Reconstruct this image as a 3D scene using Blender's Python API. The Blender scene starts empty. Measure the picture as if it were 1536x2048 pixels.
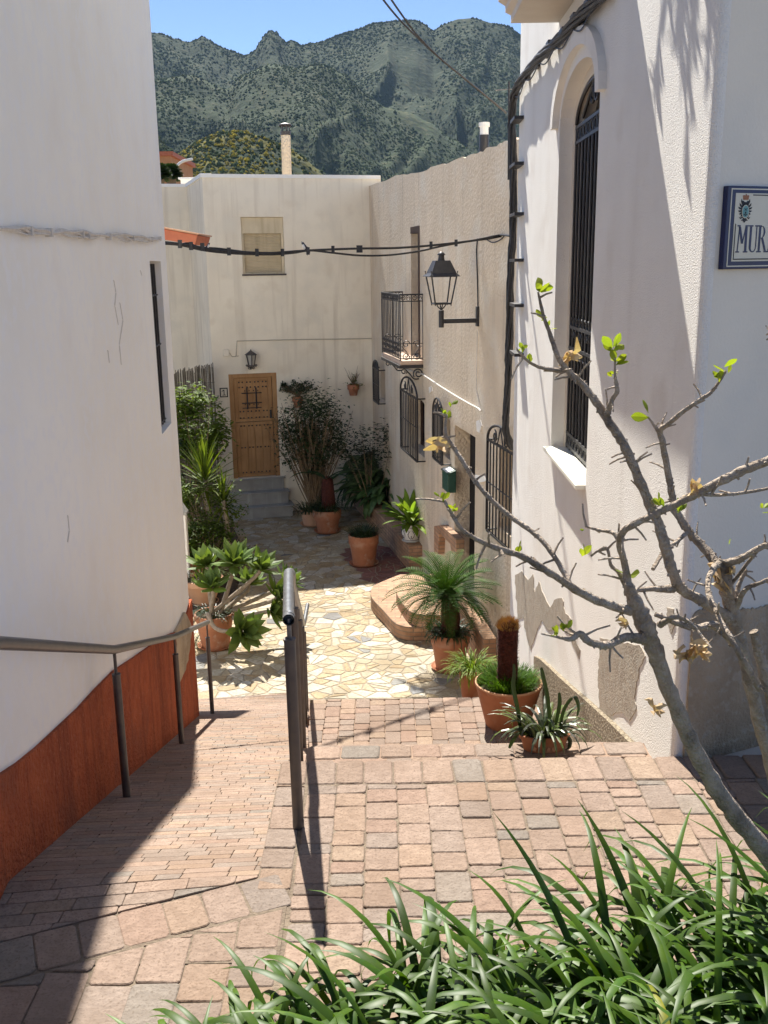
import bpy, bmesh, math, random
from mathutils import Vector, noise
R = math.radians
rnd = random.Random(7)
sc = bpy.context.scene
COL = sc.collection

# ------------------------------------------------------------------ camera
F_PX = 1960.0                      # focal length in pixels of the 1536 x 2048 photograph
PITCH, ROLL = R(14.15), R(0.82)
CAM = Vector((0, 0, 2.1))
_F = Vector((0, math.cos(PITCH), -math.sin(PITCH)))
_R0 = Vector((1, 0, 0)); _U0 = Vector((0, math.sin(PITCH), math.cos(PITCH)))
_R = _R0 * math.cos(ROLL) - _U0 * math.sin(ROLL)
_U = _U0 * math.cos(ROLL) + _R0 * math.sin(ROLL)
cam = bpy.data.cameras.new('camera')
co = bpy.data.objects.new('camera', cam); COL.objects.link(co)
cam.sensor_fit = 'VERTICAL'; cam.sensor_height = 24; cam.sensor_width = 18
cam.lens = 24 * F_PX / 2048
cam.clip_start = 0.05; cam.clip_end = 12000
from mathutils import Matrix
co.matrix_world = Matrix(((_R.x, _U.x, -_F.x, CAM.x), (_R.y, _U.y, -_F.y, CAM.y), (_R.z, _U.z, -_F.z, CAM.z), (0, 0, 0, 1)))
sc.camera = co

# ------------------------------------------------------------------ sky, sun, exposure
SUN_AZ, SUN_EL = R(-11.5), R(52)   # azimuth from straight ahead (+Y), negative = to the left
SUN = Vector((math.sin(SUN_AZ) * math.cos(SUN_EL), math.cos(SUN_AZ) * math.cos(SUN_EL), math.sin(SUN_EL)))
w = bpy.data.worlds.new('World'); sc.world = w; w.use_nodes = True
wn = w.node_tree; bg = wn.nodes['Background']
sky = wn.nodes.new('ShaderNodeTexSky'); sky.sky_type = 'NISHITA'; sky.sun_disc = False
sky.sun_elevation = SUN_EL; sky.sun_rotation = SUN_AZ
sky.air_density = 0.5; sky.dust_density = 0.0; sky.ozone_density = 1.6; sky.altitude = 2500
wn.links.new(sky.outputs[0], bg.inputs[0]); bg.inputs[1].default_value = 0.095
sl = bpy.data.lights.new('sun', 'SUN'); sl.energy = 4.4; sl.angle = R(0.55); sl.color = (1.0, 0.95, 0.86)
so = bpy.data.objects.new('sun', sl); COL.objects.link(so)
so.rotation_euler = (-SUN).to_track_quat('-Z', 'Y').to_euler(); so.location = (0, 0, 30)
sc.view_settings.view_transform = 'Standard'; sc.view_settings.look = 'None'
sc.view_settings.gamma = 1; sc.view_settings.exposure = 1.42
sc.cycles.max_bounces = 14; sc.cycles.diffuse_bounces = 11; sc.cycles.use_denoising = True
sc.cycles.sample_clamp_indirect = 6

# ------------------------------------------------------------------ where things stand
def ray(x, y): return _F * F_PX + _R * (x - 768) - _U * (y - 1024)
def atZ(x, y, z): d = ray(x, y); return CAM + d * ((z - CAM.z) / d.z)
def atY(x, y, Y): d = ray(x, y); return CAM + d * (Y / d.y)
def dep(P): return (P - CAM).dot(_F)
def mpp(P): return dep(P) / F_PX           # metres per photograph pixel at a point

class Wall:
    """A vertical plane: s metres along u, z up, off metres out along n."""
    def __init__(s, p0, u, n):
        s.p0 = Vector((p0[0], p0[1], 0)); s.u = Vector((u[0], u[1], 0)).normalized(); s.n = Vector((n[0], n[1], 0)).normalized()
        s.n = (s.n - s.u * s.n.dot(s.u)).normalized()
    def pt(s, a, z, off=0): return s.p0 + s.u * a + s.n * off + Vector((0, 0, z))
    def px(s, x, y, off=0):
        d = ray(x, y); p = s.p0 + s.n * off
        P = CAM + d * ((p - CAM).dot(s.n) / d.dot(s.n))
        return ((P - p).dot(s.u), P.z)
PLAZA = -2.8
LW = Wall((-1.36, 3.0), (-.085, 1), (1, .085))           # left white house, street side
RW = Wall((1.243, 3.878), (.011, 1), (-1, .011))         # right white house, street side
RF = Wall((1.243, 3.878), (.917, .4), (.4, -.917))       # right white house, front with the sign
BW = Wall((-.2, 20.1), (.178, -1), (-1, -.178))          # beige house
FW = Wall((-2.51, 19.5), (1, .2612), (.2612, -1))        # far cream house
def ramp_z(Y): return 0.0 if Y < 3.05 else (PLAZA if Y > 10.55 else (Y - 3.05) / 7.5 * PLAZA)

# ------------------------------------------------------------------ mesh helpers
ORG = {}
class MB:
    def __init__(s): s.v = []; s.f = []; s.t = []
    def add(s, vs, fs, tone=None):
        o = len(s.v); s.v += [Vector(v) for v in vs]
        for f in fs: s.f.append([i + o for i in f]); s.t.append(tone)
    def poly(s, pts, tone=None): s.add(pts, [list(range(len(pts)))], tone)
    def box(s, c, x, y, z, tone=None):
        """centre + three half-axis vectors"""
        c, x, y, z = Vector(c), Vector(x), Vector(y), Vector(z)
        vs = [c + x * a + y * b + z * d for d in (-1, 1) for b in (-1, 1) for a in (-1, 1)]
        s.add(vs, [(0, 2, 3, 1), (4, 5, 7, 6), (0, 1, 5, 4), (2, 6, 7, 3), (0, 4, 6, 2), (1, 3, 7, 5)], tone)
    def abox(s, a, b, tone=None):
        a, b = Vector(a), Vector(b); h = (b - a) / 2
        s.box((a + b) / 2, (h.x, 0, 0), (0, h.y, 0), (0, 0, h.z), tone)
    def wbox(s, W, s0, s1, z0, z1, o0, o1, tone=None):
        s.box(W.pt((s0 + s1) / 2, (z0 + z1) / 2, (o0 + o1) / 2), W.u * ((s1 - s0) / 2), W.n * ((o1 - o0) / 2), (0, 0, (z1 - z0) / 2), tone)
    def tube(s, pts, r, n=6, caps=True, tone=None):
        pts = [Vector(p) for p in pts]
        if len(pts) < 2: return
        rs = r if isinstance(r, (list, tuple)) else [r] * len(pts)
        o = len(s.v); side = None
        for i, p in enumerate(pts):
            t = (pts[min(i + 1, len(pts) - 1)] - pts[max(i - 1, 0)])
            t = t.normalized() if t.length > 1e-9 else Vector((0, 0, 1))
            if side is None:
                side = t.cross(Vector((0, 0, 1)) if abs(t.z) < .9 else Vector((1, 0, 0))).normalized()
            else:
                side = (side - t * side.dot(t)); side = side.normalized() if side.length > 1e-6 else t.orthogonal().normalized()
            b = t.cross(side)
            for k in range(n):
                a = 2 * math.pi * k / n
                s.v.append(p + (side * math.cos(a) + b * math.sin(a)) * rs[i])
        for i in range(len(pts) - 1):
            for k in range(n):
                k2 = (k + 1) % n
                s.f.append([o + i * n + k, o + i * n + k2, o + (i + 1) * n + k2, o + (i + 1) * n + k]); s.t.append(tone)
        if caps:
            s.f.append([o + k for k in range(n)][::-1]); s.t.append(tone)
            e = o + (len(pts) - 1) * n; s.f.append([e + k for k in range(n)]); s.t.append(tone)
    def ring(s, c, ax, bx, r, rt, n=14, m=5, a0=0, a1=2 * math.pi):
        ax, bx = Vector(ax).normalized(), Vector(bx).normalized()
        s.tube([Vector(c) + ax * (r * math.cos(a0 + (a1 - a0) * i / n)) + bx * (r * math.sin(a0 + (a1 - a0) * i / n)) for i in range(n + 1)], rt, m)
    def spiral(s, c, ax, bx, r0, r1, a0, turns, rt, n=22, m=5):
        ax, bx = Vector(ax).normalized(), Vector(bx).normalized(); pts = []
        for i in range(n + 1):
            t = i / n; a = a0 + turns * 2 * math.pi * t; r = r0 + (r1 - r0) * t
            pts.append(Vector(c) + ax * r * math.cos(a) + bx * r * math.sin(a))
        s.tube(pts, rt, m); return pts
    def lathe(s, c, prof, n=28, ax=(0, 0, 1), wob=0, tone=None):
        c = Vector(c); ax = Vector(ax).normalized(); e1 = ax.orthogonal().normalized()
        if abs(ax.z) > .99: e1 = Vector((1, 0, 0))
        e2 = ax.cross(e1); o = len(s.v)
        for (r, z) in prof:
            for k in range(n):
                a = 2 * math.pi * k / n
                rr = r * (1 + wob * math.sin(3 * a + z * 9))
                s.v.append(c + ax * z + (e1 * math.cos(a) + e2 * math.sin(a)) * rr)
        for i in range(len(prof) - 1):
            for k in range(n):
                k2 = (k + 1) % n
                s.f.append([o + i * n + k, o + i * n + k2, o + (i + 1) * n + k2, o + (i + 1) * n + k]); s.t.append(tone)
    def prism(s, pts, d, tone=None):
        """polygon (3D points) extruded by the vector d"""
        d = Vector(d); n = len(pts); a = [Vector(p) for p in pts]; b = [p + d for p in a]
        s.add(a + b, [list(range(n))[::-1], list(range(n, 2 * n))] + [(i, (i + 1) % n, n + (i + 1) % n, n + i) for i in range(n)], tone)
    def ribbon(s, pts, widths, side, fold=0, tone=None, up=None):
        """a leaf: centre line, half widths, side vector; fold lifts the edges"""
        o = len(s.v); n = len(pts)
        for i, p in enumerate(pts):
            p = Vector(p); t = (Vector(pts[min(i + 1, n - 1)]) - Vector(pts[max(i - 1, 0)]))
            t = t.normalized() if t.length > 1e-9 else Vector((0, 0, 1))
            sd = (side - t * side.dot(t)); sd = sd.normalized() if sd.length > 1e-6 else t.orthogonal().normalized()
            nn = sd.cross(t)
            if fold:
                s.v += [p - sd * widths[i] + nn * fold * widths[i], p, p + sd * widths[i] + nn * fold * widths[i]]
            else: s.v += [p - sd * widths[i], p + sd * widths[i]]
        k = 3 if fold else 2
        for i in range(n - 1):
            for j in range(k - 1):
                a = o + i * k + j; s.f.append([a, a + 1, a + k + 1, a + k]); s.t.append(tone)
    def build(s, name, m, parent=None, loc=None, smooth=False, bevel=0, seg=2):
        org = ORG[parent.name] if parent is not None else (Vector(loc) if loc is not None else (sum(s.v, Vector()) / max(1, len(s.v))))
        me = bpy.data.meshes.new(name)
        me.from_pydata([v - org for v in s.v], [], s.f); 
        if any(t is not None for t in s.t):
            at = me.attributes.new('tone', 'FLOAT_COLOR', 'FACE')
            flat = []
            for t in s.t:
                t = t if t is not None else (1, 1, 1)
                flat += [t[0], t[1], t[2], 1.0]
            at.data.foreach_set('color', flat)
        me.materials.append(m)
        if smooth: me.polygons.foreach_set('use_smooth', [True] * len(me.polygons))
        me.update()
        ob = bpy.data.objects.new(name, me); COL.objects.link(ob)
        if parent is not None: ob.parent = parent; ob.location = (0, 0, 0)
        else: ob.location = org
        ORG[ob.name] = org
        if bevel:
            b = ob.modifiers.new('bevel', 'BEVEL'); b.width = bevel; b.segments = seg; b.limit_method = 'ANGLE'; b.angle_limit = R(40)
        if smooth:
            try: me.set_sharp_from_angle(angle=R(50))
            except Exception: pass
        return ob
def thing(name, label, cat, loc, group=None):
    o = bpy.data.objects.new(name, None); COL.objects.link(o); o.location = loc; o.empty_display_size = .1
    ORG[o.name] = Vector(loc); tag(o, label, cat, group); return o
def tag(o, label, cat, group=None):
    o['label'] = label; o['category'] = cat
    if group: o['group'] = group
    return o
def setting(o, kind='structure', label=None, cat=None):
    o['kind'] = kind
    if label: o['label'] = label
    if cat: o['category'] = cat
    return o
def lerp(a, b, t): return a + (b - a) * t
def smooth_line(pts, k=4):
    """Catmull-Rom through points (Vectors)"""
    pts = [Vector(p) for p in pts]; out = []
    for i in range(len(pts) - 1):
        p0, p1, p2, p3 = pts[max(i - 1, 0)], pts[i], pts[i + 1], pts[min(i + 2, len(pts) - 1)]
        for j in range(k):
            t = j / k
            out.append(.5 * ((2 * p1) + (p2 - p0) * t + (2 * p0 - 5 * p1 + 4 * p2 - p3) * t * t + (3 * p1 - p0 - 3 * p2 + p3) * t ** 3))
    out.append(pts[-1]); return out
def clip_poly(poly, p, n):
    """keep the part of a 2D polygon where (q - p).n >= 0"""
    out = []
    for i in range(len(poly)):
        a, b = poly[i], poly[(i + 1) % len(poly)]
        da = (a[0] - p[0]) * n[0] + (a[1] - p[1]) * n[1]; db = (b[0] - p[0]) * n[0] + (b[1] - p[1]) * n[1]
        if da >= 0: out.append(a)
        if da * db < 0:
            t = da / (da - db); out.append((a[0] + (b[0] - a[0]) * t, a[1] + (b[1] - a[1]) * t))
    return out

# ------------------------------------------------------------------ materials
def mat(name, c1, c2=None, scale=6, rough=.85, bump=0, bscale=60, bdist=.01, streak=None, tone=False, trans=0, metal=0, spec=.3,
        spots=None, grime=None, lo=.35, hi=.65, detail=6, coat=0, mult=None):
    m = bpy.data.materials.new(name); m.use_nodes = True; nt = m.node_tree; N = nt.nodes; L = nt.links
    b = N['Principled BSDF']; b.inputs['Roughness'].default_value = rough; b.inputs['Metallic'].default_value = metal
    b.inputs['Specular IOR Level'].default_value = spec
    if coat: b.inputs['Coat Weight'].default_value = coat
    tc = N.new('ShaderNodeTexCoord'); col = None
    def rgb(c): n = N.new('ShaderNodeRGB'); n.outputs[0].default_value = (*c, 1); return n.outputs[0]
    def mix(f, a, b_, kind='MIX'):
        n = N.new('ShaderNodeMix'); n.data_type = 'RGBA'; n.blend_type = kind
        if isinstance(f, float): n.inputs[0].default_value = f
        else: L.new(f, n.inputs[0])
        L.new(a, n.inputs[6]); L.new(b_, n.inputs[7]); return n.outputs[2]
    def noise_f(sc_, lo_, hi_, det=detail, stretch=None, vor=False):
        src = tc.outputs['Object']
        if stretch:
            mp = N.new('ShaderNodeMapping'); mp.inputs['Scale'].default_value = stretch; L.new(src, mp.inputs[0]); src = mp.outputs[0]
        n = N.new('ShaderNodeTexNoise'); n.inputs['Scale'].default_value = sc_; n.inputs['Detail'].default_value = det
        L.new(src, n.inputs['Vector'])
        r = N.new('ShaderNodeMapRange'); r.inputs[1].default_value = lo_; r.inputs[2].default_value = hi_
        L.new(n.outputs[0], r.inputs[0]); return r.outputs[0]
    col = rgb(c1)
    if c2 is not None: col = mix(noise_f(scale, lo, hi), col, rgb(c2))
    if streak:       # (colour, vertical stretch scale, lo, hi)
        col = mix(noise_f(1.0, streak[2], streak[3], 5, (streak[1], streak[1], streak[1] * .06)), col, rgb(streak[0]))
    if spots:        # (colour, scale, lo, hi)
        col = mix(noise_f(spots[1], spots[2], spots[3], 3), col, rgb(spots[0]))
    if grime:        # broad patches of dirt or wear
        col = mix(noise_f(grime[1], grime[2], grime[3], 7), col, rgb(grime[0]))
    if tone:
        at = N.new('ShaderNodeAttribute'); at.attribute_name = 'tone'
        col = mix(1.0, col, at.outputs['Color'], 'MULTIPLY')
    L.new(col, b.inputs['Base Color'])
    if bump:
        n = N.new('ShaderNodeTexNoise'); n.inputs['Scale'].default_value = bscale; n.inputs['Detail'].default_value = 5
        L.new(tc.outputs['Object'], n.inputs['Vector'])
        bp = N.new('ShaderNodeBump'); bp.inputs['Strength'].default_value = bump; bp.inputs['Distance'].default_value = bdist
        L.new(n.outputs[0], bp.inputs['Height']); L.new(bp.outputs[0], b.inputs['Normal'])
    if trans:
        tr = N.new('ShaderNodeBsdfTranslucent'); L.new(col, tr.inputs[0])
        mg = N.new('ShaderNodeMix'); mg.data_type = 'RGBA'; mg.blend_type = 'MULTIPLY'; mg.inputs[0].default_value = 1
        L.new(col, mg.inputs[6]); mg.inputs[7].default_value = (1.5, 1.45, .6, 1); L.new(mg.outputs[2], tr.inputs[0])
        ms = N.new('ShaderNodeMixShader'); ms.inputs[0].default_value = trans
        L.new(b.outputs[0], ms.inputs[1]); L.new(tr.outputs[0], ms.inputs[2]); L.new(ms.outputs[0], N['Material Output'].inputs[0])
    return m
MT = {}
MT['white_l'] = mat('white_limewash', (.87, .85, .80), (.81, .785, .73), 1.3, .9, .45, 9, .02, streak=((.82, .80, .765), 5, .55, .9), grime=((.82, .785, .73), 2.3, .56, .8), spots=((.84, .83, .81), 14, .5, .6), lo=.4, hi=.8)
MT['white_r'] = mat('white_stucco', (.88, .855, .80), (.81, .775, .715), 2, .9, .8, 150, .009, streak=((.74, .70, .64), 4, .6, .9), grime=((.74, .69, .62), 1.7, .58, .8), lo=.4, hi=.8)
MT['grey_f'] = mat('grey_white_stucco', (.86, .80, .69), (.79, .735, .63), 1.5, .9, .35, 90, .008, grime=((.68, .67, .62), 1.2, .55, .8))
MT['cream'] = mat('cream_limewash', (.85, .775, .63), (.79, .71, .57), 1.1, .9, .3, 22, .012, streak=((.56, .48, .37), 5.5, .54, .82), grime=((.72, .63, .49), 2.6, .56, .78), spots=((.74, .68, .56), 2.2, .5, .75))
MT['beige'] = mat('beige_stucco', (.72, .60, .455), (.64, .525, .39), 1.2, .95, 1.0, 26, .03, streak=((.48, .39, .29), 7, .54, .85), spots=((.70, .63, .52), 1.4, .52, .75))
MT['trim'] = mat('cream_trim', (.78, .72, .62), (.70, .62, .52), 3, .85, .2, 60, .006)
MT['whitewash'] = mat('bright_sill', (.82, .80, .70), (.76, .73, .62), 6, .7)
MT['red'] = mat('red_plinth_render', (.46, .11, .038), (.36, .078, .028), 9, .95, 1.0, 48, .035, streak=((.24, .055, .022), 9, .5, .75), grime=((.25, .075, .04), 2.5, .54, .76), spots=((.46, .14, .065), 40, .58, .72))
MT['cement'] = mat('bare_cement', (.42, .36, .285), (.32, .27, .215), 9, .95, .7, 90, .012, spots=((.40, .36, .30), 30, .5, .62))
MT['cement_d'] = mat('weathered_cement', (.52, .415, .285), (.38, .30, .205), 3.5, .95, .8, 70, .015, spots=((.48, .41, .31), 22, .52, .66), streak=((.20, .16, .115), 3, .52, .75), grime=((.26, .205, .14), 2.2, .5, .72))
MT['pebble'] = mat('pebbledash', (.46, .39, .28), (.20, .16, .11), 70, .85, 1.0, 75, .03, lo=.42, hi=.52, detail=2)
MT['iron'] = mat('black_iron', (.018, .018, .021), (.03, .028, .03), 20, .45, .1, 90, .002, spec=.5)
MT['iron_b'] = mat('brown_iron', (.05, .045, .045), (.075, .06, .052), 14, .5, .15, 60, .003, spec=.5)
MT['steel'] = mat('painted_steel', (.085, .08, .08), (.12, .105, .095), 18, .42, .15, 80, .002, spec=.5, metal=.3)
MT['steel_l'] = mat('worn_steel', (.20, .21, .22), (.14, .14, .145), 30, .38, .1, 90, .002, spec=.5, metal=.6)
MT['glass_d'] = mat('dark_glass', (.012, .014, .022), None, rough=.12, spec=.5)
MT['dark'] = mat('dark_interior', (.012, .011, .012), (.02, .018, .018), 5, .9)
MT['wood'] = mat('pine_door', (.45, .255, .11), (.35, .185, .075), 3, .6, .25, 40, .004, streak=((.33, .165, .06), 26, .5, .8), spec=.4)
MT['wood_d'] = mat('dark_wood', (.07, .04, .03), (.05, .03, .022), 6, .6)
MT['marble'] = mat('grey_marble', (.34, .335, .31), (.26, .255, .235), 4, .4, .05, 50, .003, streak=((.42, .42, .39), 9, .55, .7), spec=.4)
MT['terra'] = mat('terracotta', (.40, .165, .085), (.33, .13, .066), 7, .8, .15, 70, .004, spots=((.44, .26, .17), 5, .55, .75), streak=((.29, .12, .06), 8, .55, .8), grime=((.48, .36, .27), 7, .60, .78))
MT['terra_l'] = mat('pale_terracotta', (.56, .33, .20), (.50, .28, .17), 6, .85, .1, 60, .004)
MT['balc'] = mat('balcony_floor', (.58, .44, .34), (.50, .37, .28), 6, .8)
MT['tile'] = mat('red_tile_edge', (.50, .165, .085), (.42, .13, .07), 9, .7)
MT['brick'] = mat('paver_brick', (.62, .60, .575), (.50, .475, .45), 24, .92, .75, 55, .007, tone=True, spots=((.40, .37, .335), 110, .53, .68), grime=((.43, .39, .35), 1.6, .48, .72))
MT['mortar'] = mat('sand_joint', (.21, .165, .12), (.15, .115, .085), 30, .95, .8, 90, .01)
MT['nose'] = mat('step_mortar', (.31, .215, .155), (.25, .17, .12), 12, .9, .5, 60, .008)
MT['stone'] = mat('flagstone', (.72, .70, .67), (.53, .50, .455), 7, .75, .6, 30, .008, tone=True, spots=((.45, .40, .32), 26, .50, .68), grime=((.42, .375, .315), 1.1, .46, .70), spec=.3)
MT['grout'] = mat('pale_grout', (.30, .26, .20), (.24, .205, .155), 14, .95, .5, 80, .006)
MT['soil'] = mat('dark_soil', (.07, .05, .035), (.11, .08, .055), 20, .95, 1, 50, .03)
MT['earth'] = mat('dry_earth', (.28, .22, .15), (.2, .17, .11), .05, .95)
MT['bark'] = mat('fig_bark', (.48, .395, .315), (.32, .255, .195), 34, .9, 1.0, 130, .016, spots=((.47, .42, .36), 80, .56, .7), grime=((.18, .145, .115), 12, .52, .7))
MT['leaf_y'] = mat('young_fig_leaf', (.24, .30, .03), (.18, .25, .025), 30, .5, trans=.45, tone=True)
MT['dry'] = mat('withered_leaf', (.48, .33, .19), (.60, .47, .31), 40, .8, trans=.2)
MT['grass'] = mat('strap_leaf', (.056, .115, .007), (.034, .078, .006), 14, .45, tone=True, trans=.28, spec=.3, streak=((.038, .09, .010), 60, .5, .6))
MT['leaf'] = mat('green_leaf', (.075, .115, .014), (.055, .09, .012), 8, .6, tone=True, trans=.36, spec=.2)
MT['leaf_d'] = mat('dark_leaf', (.028, .055, .018), (.02, .04, .014), 8, .45, tone=True, trans=.2, spec=.4)
MT['agave'] = mat('agave_leaf', (.115, .175, .045), (.085, .14, .035), 5, .5, tone=True, trans=.3, spec=.35)
MT['twig'] = mat('dry_twig', (.24, .17, .10), (.17, .12, .075), 20, .9)
MT['stem'] = mat('fleshy_stem', (.24, .19, .14), (.34, .28, .22), 25, .85, .5, 60, .006)
MT['cycad'] = mat('cycad_trunk', (.085, .022, .014), (.05, .014, .01), 40, .9, 1, 60, .02)
MT['fuzz'] = mat('golden_fuzz', (.42, .26, .08), (.30, .16, .05), 30, .9)
MT['reed'] = mat('reed_screen', (.20, .17, .13), (.13, .11, .085), 8, .9, tone=True)
MT['navy'] = mat('navy_glaze', (.006, .010, .075), (.008, .012, .06), 12, .3, spec=.5)
MT['tile_w'] = mat('cream_glaze', (.68, .64, .52), (.64, .60, .48), 8, .3, spec=.5)
MT['ink'] = mat('black_glaze', (.012, .012, .016), None, rough=.35)
MT['teal'] = mat('teal_glaze', (.16, .36, .36), (.13, .30, .31), 20, .35)
MT['crown'] = mat('red_gold_glaze', (.30, .12, .06), (.36, .18, .08), 60, .4)
MT['china'] = mat('white_china', (.72, .72, .70), None, rough=.25, spec=.5)
MT['shutter'] = mat('cream_shutter', (.66, .56, .39), (.59, .50, .34), 5, .5, streak=((.46, .37, .23), 10, .5, .8))
MT['green_m'] = mat('green_enamel', (.03, .09, .065), (.025, .075, .055), 10, .35, spec=.5)
MT['paper'] = mat('white_card', (.75, .75, .73), None, rough=.7)
MT['cable'] = mat('black_cable', (.02, .02, .022), (.035, .033, .033), 30, .5, spec=.4)
MT['cable_w'] = mat('limewashed_cable', (.62, .59, .55), (.52, .49, .45), 40, .85)
MT['bird_b'] = mat('bird_plumage', (.03, .03, .045), (.05, .05, .06), 40, .6)
MT['bird_w'] = mat('bird_belly', (.72, .70, .68), None, rough=.8)
MT['orange'] = mat('ochre_render', (.50, .25, .12), (.44, .22, .10), 2, .9)
def lantern_glass():
    m = bpy.data.materials.new('lantern_pane'); m.use_nodes = True; N = m.node_tree.nodes; b = N['Principled BSDF']
    b.inputs['Base Color'].default_value = (.55, .53, .48, 1); b.inputs['Roughness'].default_value = .35; b.inputs['Alpha'].default_value = .55
    return m
MT['pane'] = lantern_glass()

# ================================================================== THE SETTING
# ---- ground sheet and hills
g = MB(); g.poly([(-9000, -9000, -9), (9000, -9000, -9), (9000, 9000, -9), (-9000, 9000, -9)])
setting(g.build('ground', MT['earth'], loc=(0, 0, -9)))

def hills():
    def curve(pts):
        xs = [p[0] for p in pts]
        def f(x):
            if x <= xs[0]: return pts[0][1] + (xs[0] - x) * .05
            for i in range(len(pts) - 1):
                if x <= xs[i + 1]:
                    t = (x - xs[i]) / (xs[i + 1] - xs[i]); t2 = t * t * (3 - 2 * t) * .5 + t * .5
                    return lerp(pts[i][1], pts[i + 1][1], t2)
            return pts[-1][1] + (x - xs[-1]) * .05
        return f
    # crest lines as (photo column, photo row), distance, front slope, back slope, roughness
    spurs = [
        (curve([(150, 95), (250, 80), (290, 76), (300, 65), (312, 72), (330, 66), (350, 68), (375, 78), (400, 85), (415, 80), (428, 72), (440, 79), (455, 90), (480, 100), (507, 112), (528, 101), (535, 86), (547, 70), (558, 60), (570, 65), (580, 77), (588, 85), (596, 80), (606, 83), (615, 92), (640, 86), (700, 66), (760, 45), (800, 41), (835, 40), (850, 47), (868, 60), (890, 48), (915, 38), (945, 36), (985, 48), (1010, 53), (1035, 70), (1150, 120)]), 2600, .62, .5, 1.0),
        (curve([(150, 260), (290, 175), (330, 160), (400, 150), (470, 178), (500, 150), (555, 128), (600, 135), (650, 128), (700, 150), (740, 190), (775, 215), (820, 225), (860, 245), (905, 280), (960, 312), (1035, 345), (1150, 400)]), 1750, .55, .75, .8),
        (curve([(150, 200), (250, 215), (292, 240), (320, 262), (350, 300), (380, 335), (450, 370), (1150, 420)]), 1000, .5, .6, .5),
        (curve([(150, 400), (300, 352), (350, 330), (380, 303), (410, 282), (450, 264), (490, 262), (530, 274), (570, 290), (610, 312), (640, 340), (680, 365), (1150, 430)]), 720, .5, .6, .4),
    ]
    NX, NR = 420, 230
    rs = sorted([330 * (3400 / 330) ** (i / (NR - 5)) for i in range(NR - 4)] + [sp_[1] for sp_ in spurs])
    mb = MB(); yel = []
    for j, r in enumerate(rs):
        for i in range(NX):
            px = 120 + 1080 * i / (NX - 1)
            d = ray(px, 500); h = Vector((d.x, d.y, 0)).normalized()
            X, Y = h.x * r, h.y * r
            best = -60; wy = 0
            for k, (f, rk, sf, sb, rough) in enumerate(spurs):
                row = f(px) 
                q = Vector((d.x, d.y, 0)); dd = ray(px, row); hz = Vector((dd.x, dd.y, 0)).length
                rk2 = rk
                zc = CAM.z + dd.z / hz * rk2
                if r <= rk2:
                    t = (rk2 - r)
                    g1 = noise.fractal(Vector((px * .0065 + k * 7 + .4 * noise.noise(Vector((r * .004, px * .01, k))), r * .0009, k)), 1.0, 2.0, 3)
                    g2 = noise.fractal(Vector((X * .0045, Y * .0045, k * 3.1)), .95, 2.1, 5)
                    fade = min(1, t / (.16 * rk))
                    z = zc - sf * t * (.82 + .12 * math.exp(-t / 160.)) + rough * fade * (abs(g1) * -120 + 40 * g2) + rough * 7 * noise.noise(Vector((X * .012, Y * .012, 0))) * min(1, t / 60)
                else:
                    z = zc - sb * (r - rk2)
                if z > best: best = z; wy = k
            fine = 2.2 * noise.noise(Vector((X * .02, Y * .02, 3)))
            mb.v.append(Vector((X, Y, best + fine)))
            yel.append((1.0 if wy == 3 else 0.0, 1.0 if wy >= 2 else 0.0, 1.0 if wy == 0 else 0))
    for j in range(NR - 1):
        for i in range(NX - 1):
            a = j * NX + i; mb.f.append([a, a + 1, a + NX + 1, a + NX]); mb.t.append(yel[a])
    m = bpy.data.materials.new('scrub_hillside'); m.use_nodes = True; nt = m.node_tree; N = nt.nodes; L = nt.links; b = N['Principled BSDF']
    b.inputs['Roughness'].default_value = .95; b.inputs['Specular IOR Level'].default_value = .1
    tc = N.new('ShaderNodeTexCoord')
    def nz(s, lo, hi, det=6, kind='n'):
        n = N.new('ShaderNodeTexNoise'); n.inputs['Scale'].default_value = s; n.inputs['Detail'].default_value = det; L.new(tc.outputs['Object'], n.inputs['Vector'])
        r = N.new('ShaderNodeMapRange'); r.inputs[1].default_value = lo; r.inputs[2].default_value = hi; L.new(n.outputs[0], r.inputs[0]); return r.outputs[0]
    def mx(f, a, c, kind='MIX'):
        n = N.new('ShaderNodeMix'); n.data_type = 'RGBA'; n.blend_type = kind
        for sck, v in ((0, f), (6, a), (7, c)):
            if isinstance(v, tuple): n.inputs[sck].default_value = (*v, 1)
            elif isinstance(v, float): n.inputs[sck].default_value = v
            else: L.new(v, n.inputs[sck])
        return n.outputs[2]
    at = N.new('ShaderNodeAttribute'); at.attribute_name = 'tone'; sp = N.new('ShaderNodeSeparateColor'); L.new(at.outputs['Color'], sp.inputs[0])
    base = mx(nz(.006, .35, .65), (.034, .052, .018), (.022, .037, .015))
    base = mx(nz(.018, .54, .70), base, (.050, .056, .026))
    ym = N.new('ShaderNodeMath'); ym.operation = 'MULTIPLY'; L.new(sp.outputs[0], ym.inputs[0]); L.new(nz(.012, .38, .58), ym.inputs[1])
    base = mx(ym.outputs[0], base, (.15, .135, .035))
    base = mx(nz(.04, .52, .60, 4), base, (.032, .05, .024))
    base = mx(nz(.11, .50, .57, 5), base, (.026, .040, .020))
    base = mx(nz(.07, .58, .66, 5), base, (.066, .070, .034))
    L.new(base, b.inputs['Base Color'])
    bn = N.new('ShaderNodeBump'); bn.inputs['Strength'].default_value = .35; bn.inputs['Distance'].default_value = 4
    L.new(nz(.07, .3, .7, 6), bn.inputs['Height']); L.new(bn.outputs[0], b.inputs['Normal'])
    ob = mb.build('hills', m, loc=(0, 0, 0), smooth=False)
    ob.data.polygons.foreach_set('use_smooth', [True] * len(ob.data.polygons))
    setting(ob)
    q = random.Random(9); sb = MB(); cnt = 0
    def dens(P): return noise.fractal(Vector((P.x * .006, P.y * .006, 5)), 1, 2, 4)
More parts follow.
